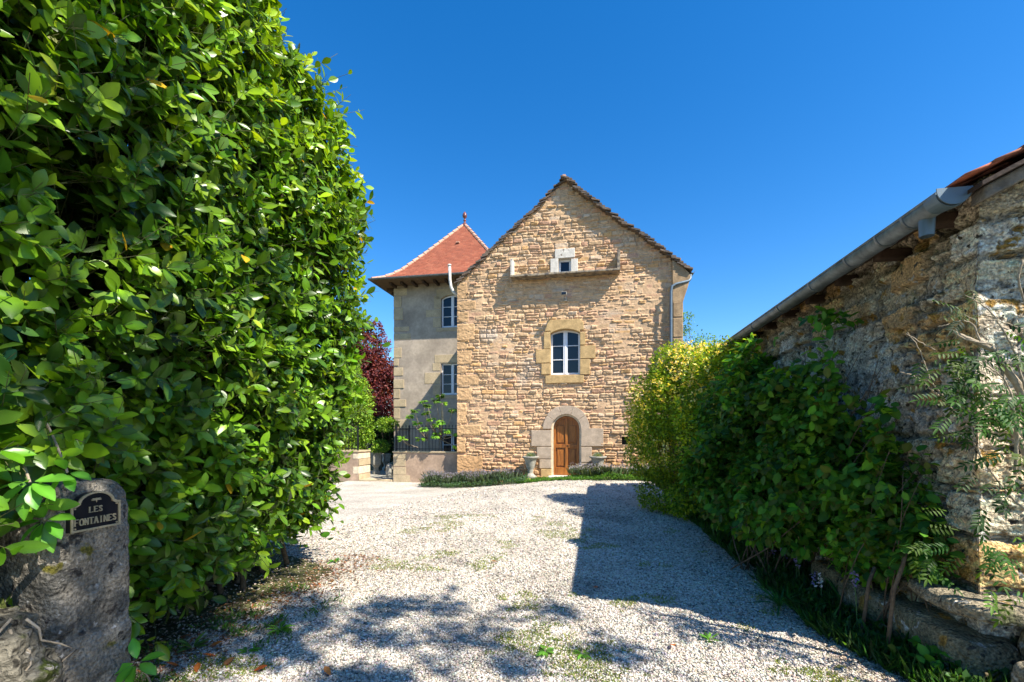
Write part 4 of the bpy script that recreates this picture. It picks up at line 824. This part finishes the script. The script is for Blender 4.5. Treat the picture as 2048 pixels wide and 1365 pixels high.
for t_ in np.linspace(-.2, PI+.2, 9):
    L = .026 if abs(math.cos(t_)) > .5 else .016; x1, y1 = ce[0]+L*math.cos(t_), ce[1]-.004+.55*L*math.sin(t_)
    nx, ny = -math.sin(t_)*.0028, math.cos(t_)*.0028; b.prism([(ce[0], ce[1]-.006), ((ce[0]+x1)/2+nx, (ce[1]-.004+y1)/2+ny), (x1, y1), ((ce[0]+x1)/2-nx, (ce[1]-.004+y1)/2-ny)], SU+.0005, SU+.004+.0003*t_, 'u')
b.prism([(ce[0]-.003, ce[1]-.005), (ce[0], ce[1]-.018), (ce[0]+.003, ce[1]-.005)], SU+.0005, SU+.005, 'u'); b.build('emblem', M['brass'], sign)
for p in ((sv0+.018, sz0+.016), (sv1-.018, sz0+.016), (sv0+.018, sz1-.026), (sv1-.018, sz1-.026)): MB().tube([(SU, *p), (SU+.006, *p)], .0045, 8).build('screw', M['brass'], sign)

# ================================================================== URNS
def urn(px, vv, lab, lab2):
    c0 = P(px, 913, vv); t_ = thing('stone_urn', lab, 'urn', W(c0[0], vv, 0), 'stone urns flanking the oak door'); ht = P(px, 913, vv)[1]
    k = ht/.75
    MB().lathe((c0[0], vv, 0), [(.0, 0), (.17, 0), (.17, .06*k), (.13, .09*k), (.10, .14*k), (.08, .18*k), (.11, .22*k), (.09, .26*k), (.13, .32*k), (.16, .42*k), (.19, .56*k), (.24, .68*k), (.29, .71*k), (.29, .75*k), (.24, .75*k), (.2, .68*k), (0, .66*k)], 24).build('bowl', M['urn'], t_, smooth=True)
    MB().box((c0[0]-.19, vv-.19, -.03), (c0[0]+.19, vv+.19, .03)).build('foot', M['urn'], t_, bev=.01)
    n = 700; b0 = W(c0[0], vv, ht-.06); d = rnd(n); d[:, 2] = np.abs(d[:, 2])*.7+.12; p_ = b0+np.array([0, 0, .02])+nz(d)*rng.random((n, 1))*.09; g_ = nz(d)
    V, Fc, cc = leaves(p_, g_, rnd(n), rng.uniform(.07, .15, n), .018, pick(n, [(.25, .32, .24), (.18, .26, .18), (.33, .38, .30)], .2), 'quad')
    q_ = thing('urn_plant', lab2, 'plant', b0); mesh('foliage', V, Fc, M['soft'], q_, cols=cc)
    d = rnd(120); d[:, 2] = np.abs(d[:, 2]); V, Fc, cc = leaves(b0+d*.0, nz(d), rnd(120), .1, .006, pick(120, [(.1, .12, .07)]), 'quad'); mesh('stem', V, Fc, M['soft'], q_, cols=cc)
urn(1061, 15.6, 'grey stone pedestal urn between the door and the long lavender bed', 'silvery cushion plant in the urn nearer the tower')
urn(1196, 15.6, 'grey stone pedestal urn between the door and the flowering bush', 'silvery cushion plant in the urn nearer the flowering bush')

# ================================================================== BEDS, GRASS, WEEDS
def blades(p_, L, w_, pal, lean=.5, var=.3, mode='quad'):
    n = len(p_); d = rnd(n)*lean; d[:, 2] = 1; return leaves(p_, d, rnd(n)*np.array([1, 1, .2]), L, w_, pick(n, pal, var), mode, .1, rng.uniform(0, .5, n))
def bed(name, label, ur, n, hgt, pal, fl=None, depth=(15.0, 15.85), up=lambda u: 1):
    u = rng.uniform(*ur, n); v = rng.uniform(0, 1, n)*(depth[1]-depth[0])+depth[0]-.25*np.abs(fbm(p3(u*2, u*0), 5)); k = up(u); z = gz(u, v)
    mound = (.55+.45*fbm(p3(u*2.2, v*2.2), 6))*k
    parts = [scatter(W(u, v, z+rng.random(n)**.7*hgt*.6*mound), np.repeat([[0, 0, 1.]], n, 0), .07, pal, 'quad', .35, 0)]
    if fl:
        nf, fp, sel = fl; u = rng.uniform(*ur, nf*3); u = u[sel(u)][:nf]; nf = len(u); v = rng.uniform(depth[0]+.05, depth[1], nf); m_ = (.7+.4*fbm(p3(u*2.2, v*2.2), 6)); b0 = W(u, v, gz(u, v)+hgt*.25)
        parts.append(blades(b0, hgt*.8*m_, .01, [(.12, .17, .09)], .35)); tip = b0+rnd(nf)*.03+np.array([0, 0, 1])*(hgt*.75*m_*rng.uniform(.8, 1.1, nf))[:, None]
        parts.append(scatter(np.repeat(tip, 3, 0)+rng.normal(size=(nf*3, 3))*.02, np.repeat([[0, 0, 1.]], nf*3, 0), .035, fp, 'quad', .6, 0))
    V, Fc, cc = join(parts); o = mesh(name, V, Fc, M['soft'], cols=np.clip(cc, 0, 1)); return tag(o, label, 'planting', kind='stuff')
gp = [(.07, .17, .03), (.10, .24, .03), (.05, .12, .03), (.15, .30, .04)]
bed('lavender_bed', 'low lavender and catmint bed along the house wall up to the door', (-6.0, -2.3), 9000, .55, [(.10, .17, .10), (.07, .13, .07), (.08, .17, .04)], (1500, [(.24, .22, .30), (.30, .27, .36), (.22, .22, .25)], lambda u: rng.random(len(u)) < ss((-2.0-u)/2.2)), depth=(14.75, 15.8))
bed('herb_bed', 'bright green herbs and faded lavender growing against the house wall by the flowering bush', (-.95, 2.3), 9500, .55, gp, (800, [(.36, .33, .42), (.42, .40, .45)], lambda u: u > -.9), depth=(14.95, 15.8), up=lambda u: .45+.55*ss((u+.9)/1.4))
bed('grass_strip', 'short bright grass in front of the oak door', (-2.6, -.6), 3800, .2, gp, depth=(14.8, 15.5))
# verge under the barn wall
n = 15000; v = 2.9+rng.random(n)**1.3*7.5; u = 1.72+.1*fbm(p3(v*1.3, v*0), 3)+.3*ss((3.9-v)/.9)+rng.uniform(-.05, .6, n); k = fbm(p3(u*3, v*3), 8) > -.3; u, v = u[k], v[k]; n = len(u)
V, Fc, cc = blades(W(u, v, -.02), rng.uniform(.05, .2, n), .009, [(.03, .10, .015), (.045, .14, .02), (.07, .18, .025), (.05, .09, .03)], .8)
n2 = 2500; v = 2.9+rng.random(n2)**1.3*7; u = 1.85+.3*ss((3.9-v)/.9)+rng.uniform(-.1, .5, n2); part2 = scatter(W(u, v, rng.uniform(0, .12, n2)), np.repeat([[0, 0, 1.]], n2, 0), .05, [(.03, .09, .015), (.05, .13, .02)], 'quad', .7, 0)
V, Fc, cc = join([(V, Fc, cc), part2]); tag(mesh('verge_grass', V, Fc, M['blade'], cols=cc), 'rough dark grass verge between the gravel and the barn wall', 'grass', kind='stuff')
# sparse moss and grass in the gravel
n = 170000; t = 2.4+rng.random(n)*7; x = rng.uniform(-.75, .85, n)*t; u = CT*x-ST*t; v = ST*x+CT*t
k = (fbm(p3(u*1.6, v*1.6), 21)+.35*fbm(p3(u*9, v*9), 22) > .36) & (u < 1.7) & (u > -3.0); u, v = u[k], v[k]; n = len(u)
V, Fc, cc = blades(W(u, v, drive_h(u, v)), rng.uniform(.012, .035, n), .007, [(.20, .26, .04), (.28, .30, .06), (.12, .19, .03)], 1.2)
tag(mesh('moss_patches', V, Fc, M['blade'], cols=cc), 'thin yellow green moss and grass coming up through the gravel', 'grass', kind='stuff')
n = 1500; v = 2.1+rng.random(n)*3.2; u = -2.85+rng.normal(size=n)*.2; h0 = W(u, v, .004+rng.random(n)*.02); d = rnd(n); d[:, 2] *= .15
V, Fc, cc = leaves(h0, d, np.array([0, 0, 1.])+rnd(n)*.35, rng.uniform(.015, .06, n), rng.uniform(.008, .028, n), pick(n, [(.16, .09, .045), (.24, .11, .05), (.30, .12, .05), (.10, .07, .045), (.20, .16, .10)], .3), 'quad')
tag(mesh('leaf_litter', V, Fc, M['soft'], cols=cc), 'brown leaf litter on the soil under the laurel hedge', 'leaf litter', kind='stuff')
# hedge foot: grass and litter
n = 4200; v = rng.uniform(2.2, 4.2, n); u = -2.72+rng.normal(size=n)*.22+.05*(v-3); k = fbm(p3(u*3, v*3), 31) > .22; u, v = u[k], v[k]; n = len(u)
V, Fc, cc = blades(W(u, v, 0), rng.uniform(.02, .08, n), .005, gp, 1.1); tag(mesh('hedge_grass', V, Fc, M['blade'], cols=cc), 'thin bright grass tufts at the foot of the laurel hedge', 'grass', kind='stuff')

def weed(px, py, lab, nl, L, pal, name='weed', up=.5):
    t_ = 1.55*F/(py-HZ); x = (px-CX)/F*t_; u, v = CT*x-ST*t_, ST*x+CT*t_; b0 = W(u, v, 0.0); a_ = rng.uniform(0, 2*PI, nl); d = np.stack([np.cos(a_), np.sin(a_), rng.uniform(.15, 1.2, nl)*up], -1)
    r_ = thing(name, lab, 'weed', b0); V, Fc, cc = leaves(b0+d*.01+np.array([0, 0, .006]), d, np.array([0, 0, 1.])+rnd(nl)*.2, L*rng.uniform(.6, 1.1, nl), L*.3, pick(nl, pal), 'full', .3, .3)
    mesh('leaves', V, Fc, M['soft'], r_, cols=cc); MB().tube([(u, v, -.01), (u, v, .03)], .004, 5).build('stem', M['twig'], r_)
wp = [(.10, .25, .03), (.15, .32, .04), (.07, .18, .03)]
weed(495, 1308, 'small rosette weed in the gravel below the laurel hedge', 10, .08, wp)
weed(668, 1124, 'pale rosette weed beside the far low corner of the hedge', 12, .11, wp)
weed(385, 1300, 'upright leafy seedling at the shaded foot of the hedge', 14, .12, [(.09, .17, .04), (.13, .22, .04)], up=1.6)
weed(560, 1262, 'sprawling weed with thin leaves on the gravel edge', 16, .10, wp, up=.6)
weed(1420, 1283, 'small green tuft in sunlit gravel on the barn side', 12, .07, wp, up=.8)
weed(1090, 1305, 'flat green weed near the middle of the drive', 16, .08, wp, up=.3)
weed(1165, 1310, 'second flat weed beside the moss in the near drive', 12, .07, wp, up=.3)
weed(1400, 1052, 'dark weed on the shaded gravel below the flowering bush', 14, .12, dk, up=.8)
def laurelsprig(px, py, t_, lab, dirs, L=.13):
    x = (px-CX)/F*t_; b0 = np.array([x, t_, H-(py-HZ)/F*t_]); r_ = thing('laurel_sprig', lab, 'sprig', (b0[0], b0[1], 0 if b0[2] < .9 else b0[2])); n = len(dirs); d = np.array(dirs, float)
    V, Fc, cc = leaves(np.repeat([b0], n, 0)+nz(d)*.02, d, np.array([0, -.5, 1.])+rnd(n)*.25, L*rng.uniform(.8, 1.1, n), L*.42, pick(n, [(.08, .24, .02), (.11, .30, .03)], .1), 'full', .3, .25, 1.3)
    mesh('leaves', V, Fc, M['laurel'], r_, cols=cc); base = np.array([b0[0]-.1, b0[1]+.25, .0]) if b0[2] < .9 else np.array([b0[0]-.30, b0[1]+.16, b0[2]+.30]); t = np.linspace(0, 1, 6)[:, None]; b_ = MB(); b_.tube(base*(1-t)+b0*t+np.array([0, 0, .08])*t*(1-t), .005, 6); mesh('stem', np.array(b_.v), b_.f, M['twig'], r_)
laurelsprig(275, 1325, 2.45, 'low laurel sprig with five broad leaves in front of the gate pillar', [(-1, -.5, -.25), (-.35, -.8, -.5), (.1, -.6, -.5), (1, -.3, -.25), (.9, .2, .35), (-.2, .1, .5)])
laurelsprig(90, 1040, 2.12, 'leafy laurel sprig overhanging the rubble wall beside the name sign', [(1, -.4, -.45), (.5, -.3, -1), (-.2, -.4, -1), (-1, -.5, -.2), (.3, -.5, .5), (-.9, 0, .4), (.9, -.2, .2), (-.5, -.6, -.7), (.1, -.6, -.9)])
laurelsprig(60, 965, 2.02, 'drooping laurel sprig across the top of the gate pillar', [(1, -.3, -.3), (.6, -.4, -.8), (.1, -.4, -.9), (-.5, -.5, -.6), (.9, .1, .2), (.3, -.6, .1), (-.9, -.3, -.1)], .14)
laurelsprig(135, 945, 2.1, 'short laurel sprig just above the arched name sign', [(1, -.2, -.1), (.5, -.4, -.45), (-.1, -.5, -.5), (-.8, -.4, -.3), (.2, -.5, .5)], .11)
# fallen leaves
spots = [(662, 1168), (555, 1253), (430, 1296), (455, 1332), (395, 1345), (655, 1350), (989, 1127), (1345, 1297), (420, 1318), (350, 1338), (1190, 1180), (520, 1345)]
where = ['beside the hedge corner', 'by the sprawling weed', 'under the hedge edge', 'on bare soil by the pillar', 'near the gate pillar foot', 'at the near edge of the drive', 'alone on sunlit gravel', 'on the sunlit gravel by the barn', 'half under the hedge leaves', 'closest to the gate pillar', 'near the straight shadow edge', 'in near dappled gravel']
for (px, py), wh in zip(spots, where):
    t_ = 1.55*F/(py-HZ); b0 = np.array([(px-CX)/F*t_, t_, .018]); d = rnd(1); d[:, 2] = .1
    V, Fc, cc = leaves(b0[None]-d*.04, d, np.array([[0, 0, 1.]])+rnd(1)*.3, .085, .04, pick(1, [(.42, .12, .03), (.36, .16, .05)]), 'full', .5, -.2)
    tag(mesh('fallen_leaf', V, Fc, M['soft'], cols=cc, loc=b0), 'curled orange brown leaf lying '+wh, 'leaf', 'fallen leaves on the drive')
# bluebells
for i, (px, py, wh, colr) in enumerate([(1470, 1045, 'nearest the flowering bush', 0), (1485, 1050, 'behind the white bellflower near the bush', 0), (1535, 1125, 'with a bent stem low in the grass', 1), (1550, 1095, 'in the middle of the verge', 0), (1570, 1085, 'tallest in the middle group', 0), (1595, 1090, 'against the dark shrub stems', 0), (1600, 1105, 'leaning towards the wall', 0), (1632, 1140, 'single small one by the long leaves', 0), (1645, 1143, 'pale one by the long leaves', 1), (1715, 1140, 'close to the leaning stem', 0)]):
    v_, _ = PU(px, py, 1.95); u_ = 1.95; zt = max(.14, PU(px, py, 1.95)[1]); b0 = W(u_, v_, 0); r_ = thing('bluebell', ('white' if colr else 'violet')+' bluebell spike on the verge '+wh, 'flower', b0, 'bluebells on the verge')
    MB().tube([(u_, v_, 0), (u_-.01, v_, zt*.6), (u_-.03, v_+.01, zt)], [.004, .003, .002], 5).build('stalk', mat('stalk', (.08, .16, .04), .6, n=None, fine=None, bump=None) if i == 0 else bpy.data.materials['stalk'], r_)
    n = 16; zz_ = zt*rng.uniform(.62, 1.0, n); p_ = W(u_-.02, v_, 0)+np.stack([rng.normal(size=n)*.012, rng.normal(size=n)*.012, zz_], -1); d = rnd(n); d[:, 2] = -.6
    V, Fc, cc = leaves(p_, d, rnd(n), .034, .017, pick(n, [(.62, .6, .66)] if colr else [(.20, .17, .42), (.28, .24, .5)], .15), 'quad'); mesh('bells', V, Fc, M['petal'], r_, cols=cc)
# strap leaved clumps
for (px, py, lab, L) in [(1560, 1215, 'strap leaved clump at the gravel edge in the middle of the verge', .3), (1690, 1225, 'long strap leaved clump beneath the dark shrub', .36), (1775, 1240, 'arching strap leaved clump next to the leaning stems', .4)]:
    t_ = 1.55*F/(py-HZ); b0 = np.array([(px-CX)/F*t_, t_, 0.]); r_ = thing('strap_plant', lab, 'plant', b0); n = 34; a_ = rng.uniform(0, 2*PI, n); d = np.stack([np.cos(a_), np.sin(a_), rng.uniform(.5, 1.6, n)], -1)
    V, Fc, cc = leaves(b0+d*.01, d, np.array([0, 0, 1.])+d*.0, L*rng.uniform(.6, 1.1, n), .016, pick(n, [(.03, .12, .03), (.05, .16, .03), (.02, .09, .03)]), 'full', .3, rng.uniform(.3, .8, n)); mesh('leaves', V, Fc, M['blade'], r_, cols=cc)
# leaning stems under the bramble
for (pts, lab) in [([(1722, 1210), (1738, 1165), (1750, 1135)], 'short leaning bare stem at the foot of the barn wall'), ([(1772, 1235), (1788, 1180), (1806, 1130), (1816, 1085)], 'taller leaning bare stem rising into the bramble')]:
    q_ = [];
    for k, (px, py) in enumerate(pts): u_ = 1.95+.06*k; v_, z_ = PU(px, py, u_); q_.append((u_, v_, max(z_, -.02)))
    q_[0] = (q_[0][0], q_[0][1], -.02); tag(MB().tube(q_, .013, 7).build('bare_stem', M['bark'], smooth=True, loc=W(*q_[0])), lab, 'stem', 'bare stems by the barn wall')

# ================================================================== TRUMPET VINE on the barn corner
def PD(px, py, t_): return np.array([(px-CX)/F*t_, t_, H-(py-HZ)/F*t_])
vine = thing('trumpet_vine', 'woody twining vine with bare twigs and ferny leaves on the barn corner', 'vine', PD(2075, 1330, 2.62)*np.array([1, 1, 0]))
def wood(name, lines, k=6):
    b_ = MB()
    for pts, r0, r1, t_ in lines:
        pp_ = np.array([PD(x, y, t_+.02*i) for i, (x, y) in enumerate(pts)]); m_ = 4*len(pp_); s_ = np.linspace(0, len(pp_)-1, m_); q_ = np.stack([np.interp(s_, range(len(pp_)), pp_[:, a_]) for a_ in range(3)], -1)
        for _ in range(2): q_[1:-1] = (q_[:-2]+q_[1:-1]*2+q_[2:])/4
        q_[1:-1] += rng.normal(size=(m_-2, 3))*.0018; b_.tube(q_, np.linspace(r0, r1, m_), k)
    return mesh(name, np.array(b_.v), b_.f, M['twig'], vine, smooth=True)
wood('trunk', [([(2078, 1364), (2090, 1200), (2075, 1050), (2060, 900), (2050, 790), (2010, 735), (1990, 700), (1960, 690), (1925, 672), (1900, 662)], .030, .010, 2.55),
               ([(2060, 930), (2040, 880), (2010, 850), (1960, 825), (1925, 812)], .018, .007, 2.6), ([(2020, 800), (2035, 870), (2030, 950)], .010, .008, 2.55)])
wood('twig', [([(2050, 780), (2030, 700), (2005, 660), (1985, 625), (1950, 600), (1928, 590)], .006, .002, 2.6), ([(1985, 690), (1950, 684), (1930, 678), (1905, 664)], .006, .002, 2.6),
              ([(1960, 690), (1950, 650), (1925, 640), (1895, 650), (1875, 654)], .005, .002, 2.62), ([(1950, 640), (1935, 634), (1925, 629)], .003, .001, 2.62), ([(2040, 830), (2010, 760), (1985, 740), (1955, 722)], .005, .002, 2.6),
              ([(1960, 770), (1930, 760), (1905, 757)], .004, .002, 2.62), ([(2000, 880), (1970, 870), (1950, 855), (1930, 848)], .004, .002, 2.6), ([(2048, 660), (2020, 650), (1990, 640), (1965, 640)], .004, .002, 2.6),
              ([(2045, 520), (2035, 560), (2048, 600), (2060, 660)], .006, .004, 2.55), ([(2005, 740), (2010, 770), (2015, 790)], .004, .003, 2.58), ([(1962, 650), (1950, 670), (1962, 684)], .003, .002, 2.6),
              ([(2048, 1020), (2010, 980), (1970, 930), (1945, 880)], .006, .003, 2.62), ([(1870, 700), (1850, 690), (1812, 668)], .004, .002, 2.85), ([(1915, 835), (1890, 800), (1850, 770), (1825, 750), (1800, 745)], .006, .003, 2.85), ([(1890, 800), (1860, 760), (1840, 700), (1815, 665)], .004, .002, 2.85)])
P_ = []; D_ = []; N_ = []; L_l = []; C_l = []
def pinnate(px, py, t_, d2, L=.16, lit=1.0):
    b0 = PD(px, py, t_); d = np.array([d2[0], rng.normal()*.35-.2, -d2[1]]); d /= np.linalg.norm(d); sd_ = nz(np.cross(d, np.array([0, -.7, .6])+rng.normal(size=3)*.2)[None])[0]
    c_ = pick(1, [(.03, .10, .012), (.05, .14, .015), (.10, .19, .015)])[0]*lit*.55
    for k in range(1, 6):
        for s_ in (-1, 1): P_.append(b0+d*L*k/5); D_.append(d*.5+sd_*s_+np.array([0, 0, -.2])); N_.append(np.cross(d, sd_)*-1+rng.normal(size=3)*.2); L_l.append(.042); C_l.append(c_*rng.uniform(.8, 1.2))
    P_.append(b0+d*L); D_.append(d); N_.append(np.array([0, -.5, 1.])); L_l.append(.06); C_l.append(c_)
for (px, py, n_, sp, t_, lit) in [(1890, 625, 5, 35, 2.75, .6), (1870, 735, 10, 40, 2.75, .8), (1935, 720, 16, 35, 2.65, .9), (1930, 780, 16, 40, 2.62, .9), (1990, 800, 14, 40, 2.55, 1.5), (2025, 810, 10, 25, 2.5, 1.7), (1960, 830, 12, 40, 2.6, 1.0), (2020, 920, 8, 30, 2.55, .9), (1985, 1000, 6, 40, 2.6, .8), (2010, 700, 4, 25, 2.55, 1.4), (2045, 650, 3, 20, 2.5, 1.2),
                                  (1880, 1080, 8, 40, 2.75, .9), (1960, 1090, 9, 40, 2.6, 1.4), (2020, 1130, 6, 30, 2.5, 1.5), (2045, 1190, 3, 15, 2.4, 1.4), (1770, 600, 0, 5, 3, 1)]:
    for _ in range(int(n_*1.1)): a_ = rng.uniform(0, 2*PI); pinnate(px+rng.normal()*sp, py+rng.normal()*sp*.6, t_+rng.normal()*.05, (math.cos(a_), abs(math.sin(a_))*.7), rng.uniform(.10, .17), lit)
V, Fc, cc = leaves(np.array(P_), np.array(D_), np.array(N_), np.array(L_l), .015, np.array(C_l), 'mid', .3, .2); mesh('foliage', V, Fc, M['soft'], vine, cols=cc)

# ================================================================== BACKGROUND TREES
def tree(name, label, base, ht, blobs, n, size, pal, r0=.18, clump=1.2, thr=-.2, seed=0, m='soft', grp=None, rmin=.35):
    t_ = thing(name, label, 'tree', base, grp); p_, g_ = blobpts(blobs, n, rmin, clump, thr, seed)
    foliage_obj('crown', scatter(p_, g_, size, pal, 'quad', .6, .1), M[m], t_)
    b_ = MB(); base = np.array(base, float); topb = base+np.array([0, 0, ht*.55]); t = np.linspace(0, 1, 7)[:, None]
    b_.tube(base*(1-t)+topb*t+rng.normal(size=(7, 3))*.04, np.linspace(r0, r0*.5, 7), 8)
    v_ = np.array(b_.v); mesh('trunk', v_, b_.f, M['bark'], t_, smooth=True); b_ = MB()
    for i in range(26):
        k = rng.integers(len(blobs)); e = np.array(blobs[k][:3])+rnd(1)[0]*np.array(blobs[k][3:6])*.75; s = base+np.array([0, 0, ht*rng.uniform(.2, .55)]); t = np.linspace(0, 1, 6)[:, None]; mid = (s+e)/2+np.array([0, 0, -.1*ht*rng.random()])
        b_.tube((1-t)**2*s+2*t*(1-t)*mid+t*t*e, np.linspace(r0*.4, r0*.08, 6), 5)
    mesh('limb', np.array(b_.v), b_.f, M['bark'], t_, smooth=True); return t_
def pb(px, py, t_, rx, ry, rz): return (*PD(px, py, t_), rx, ry, rz)
cb = [(.13, .03, .036), (.19, .042, .046), (.08, .025, .03), (.25, .07, .06)]
T = 31.
tree('copper_beech', 'dark purple leaved tree behind the low wall beside the tower', (*PD(740, 865, T)[:2], -.3), 9, [pb(735, 690, T, 1.5, 1.5, 1.6), pb(715, 740, T, 2.0, 2, 1.7), pb(760, 745, T+.5, 1.7, 1.8, 1.0), pb(730, 800, T, 2.4, 2, 1.9), pb(775, 810, T+1, 1.6, 1.6, 1.7), pb(745, 662, T, .7, .7, .7), pb(690, 700, T, 1.1, 1.2, 1.4), pb(780, 760, T+2, 1.1, 1.1, .9)], 24000, .20, cb, seed=21, thr=-.25)
T = 19.
lg = [(.20, .36, .03), (.14, .27, .025), (.28, .42, .04), (.10, .18, .02)]
tree('young_maple', 'light green leafy small tree just past the hedge end', (*PD(690, 865, T)[:2], -.3), 4, [pb(690, 780, T, .9, .9, 1.1), pb(710, 815, T, .8, .8, .8), pb(680, 850, T, 1.0, .9, .9), pb(700, 750, T, .45, .5, .5), pb(722, 850, T, .5, .5, .5), pb(700, 890, T, .7, .6, .5), pb(718, 790, T, .5, .5, .7), pb(700, 735, T, .4, .4, .4), pb(728, 870, T, .45, .5, .35)], 13000, .11, lg, r0=.06, seed=24, thr=-.2)
T = 24.
dg = [(.02, .05, .012), (.03, .075, .015), (.06, .11, .02), (.012, .03, .01)]
tree('dark_conifer', 'dark spreading conifer seen through the gate opening', (*PD(765, 865, T)[:2], -.3), 3, [pb(765, 860, T, 1.2, 1, .7), pb(740, 880, T, .9, .9, .6), pb(780, 885, T, .9, .9, .9), pb(760, 905, T, 1.2, 1, .6)], 9000, .14, dg, r0=.08, seed=27)
b0 = PD(757, 910, 21.5); B_ = [pb(757, 893, 20, .5, .4, .28), pb(775, 850, 20.5, .55, .4, .3)]
bush('clipped_shrub', 'yellow green low shrub in front of the dark conifer', 'shrub', (b0[0], b0[1], -.3), B_, 1800, .1, lg, nst=14, r0=.012, seed=28)
T = 26.
B2 = [pb(1385, 690, T, .9, .9, 1.3), pb(1400, 700, T, 1.2, 1, 1.0), pb(1372, 650, T, .5, .5, .9), pb(1430, 720, T, 1.2, 1, .8), pb(1460, 700, T, .6, .6, .5)]
tree('feathery_tree', 'thin light green tree behind the far corner of the stone house', (*PD(1400, 865, T)[:2], 0), 5.5, B2, 2600, .12, [(.12, .26, .05), (.16, .32, .06), (.08, .18, .05)], r0=.07, seed=31, thr=.0)
# distant hedgerow closing the horizon on both sides of the house
for i, (px, rz, lab) in enumerate([(560, 3.2, 'broad dark tree beyond the garden behind the laurel hedge'), (640, 2.4, 'lower round tree beyond the garden behind the laurel hedge'), (1500, 1.6, 'low dark tree behind the barn roof')]):
    T = 46.; tree('garden_tree', lab, (*PD(px, 865, T)[:2], 0), 6, [pb(px, 850, T, 3.6, 3, rz), pb(px+40, 860, T, 3, 3, rz*.7)], 3500, .4, [(.03, .09, .015), (.05, .13, .02)], seed=40+i)
# fig tree behind the fence
vf = 17.0; fu, fz = P(868, 903, vf); fig = thing('fig_tree', 'young fig tree with pale bare stems and bright lobed leaves behind the iron fence', 'tree', W(fu, vf, -.28))
cl = [(843, 803), (863, 812), (891, 808), (817, 832), (836, 846), (849, 858), (862, 838), (871, 850), (885, 844), (893, 862), (913, 867), (871, 872), (803, 875), (840, 878), (831, 822), (853, 826), (869, 868), (812, 880), (878, 790), (868, 800), (915, 893), (905, 820)]
b = MB(); Pl = []; Dl = []; Nl = []; Cl = []
hubs = [P(868, 900, vf), P(855, 878, vf), P(880, 878, vf), P(835, 895, vf)]
for i, (px, py) in enumerate(cl):
    u_, z_ = P(px, py, 16.1); v_ = 16.08+rng.normal()*.16; hb = min(hubs, key=lambda h_: (h_[0]-u_)**2+.3*(h_[1]-z_)**2); e = np.array([u_, v_, z_]); s = np.array([hb[0], vf, hb[1]]); t = np.linspace(0, 1, 6)[:, None]; mid = s*.5+e*.5+np.array([.12*np.sign(u_-hb[0]), 0, -.12])
    b.tube((1-t)**2*s+2*t*(1-t)*mid+t*t*e, np.linspace(.02, .01, 6), 6); ctr = W(u_, v_, z_); dark = .45 if i in (1, 14, 15, 18, 19, 21) else 1
    for k in range(9):
        a_ = rng.uniform(0, 2*PI); d = np.array([math.cos(a_), math.sin(a_)*.8, rng.uniform(-.35, .5)]); st_ = ctr+d*.05; c_ = pick(1, [(.16, .33, .03), (.22, .40, .04), (.11, .25, .03)])[0]*dark
        for lob in (-.75, 0, .75):
            ca, sa = math.cos(lob), math.sin(lob); Pl.append(st_); Dl.append((d[0]*ca-d[1]*sa, d[0]*sa+d[1]*ca, d[2]-.2)); Nl.append(np.array([0, -.3, 1.])+rng.normal(size=3)*.2); Cl.append(c_)
for h_ in hubs: b.tube([(hubs[0][0], vf, -.3), ((h_[0]+hubs[0][0])/2, vf, h_[1]*.4), (h_[0], vf, h_[1])], [.035, .028, .02], 7)
b.build('stem', M['twig'], fig, smooth=True); V, Fc, cc = leaves(np.array(Pl), np.array(Dl), np.array(Nl), .165, .09, np.array(Cl), 'mid', .2, .25); mesh('leaves', V, Fc, M['soft'], fig, cols=cc)

# ================================================================== tree standing out of frame that dapples the drive
o_c = np.array([4.6, -.1, 8.0])
bl_ = [(3.9+rng.normal()*1.7, -.72+rng.normal()*.62, 8+rng.normal()*.7, rng.uniform(.15, .42), rng.uniform(.12, .3), rng.uniform(.12, .3)) for _ in range(75)]
bl_ = [b_ for b_ in bl_ if b_[0] < 5.6]
bl_ += [(2.7+rng.normal()*.6, -1.35+rng.normal()*.4, 8+rng.normal()*.5, .45, .35, .3) for _ in range(3)]
tree('ash_tree', 'tall open crowned tree beside the barn gable', (7.4, -4.6, 0), 8.5, bl_, 9500, .10, lg, r0=.1, seed=51, thr=-.1, rmin=.1)
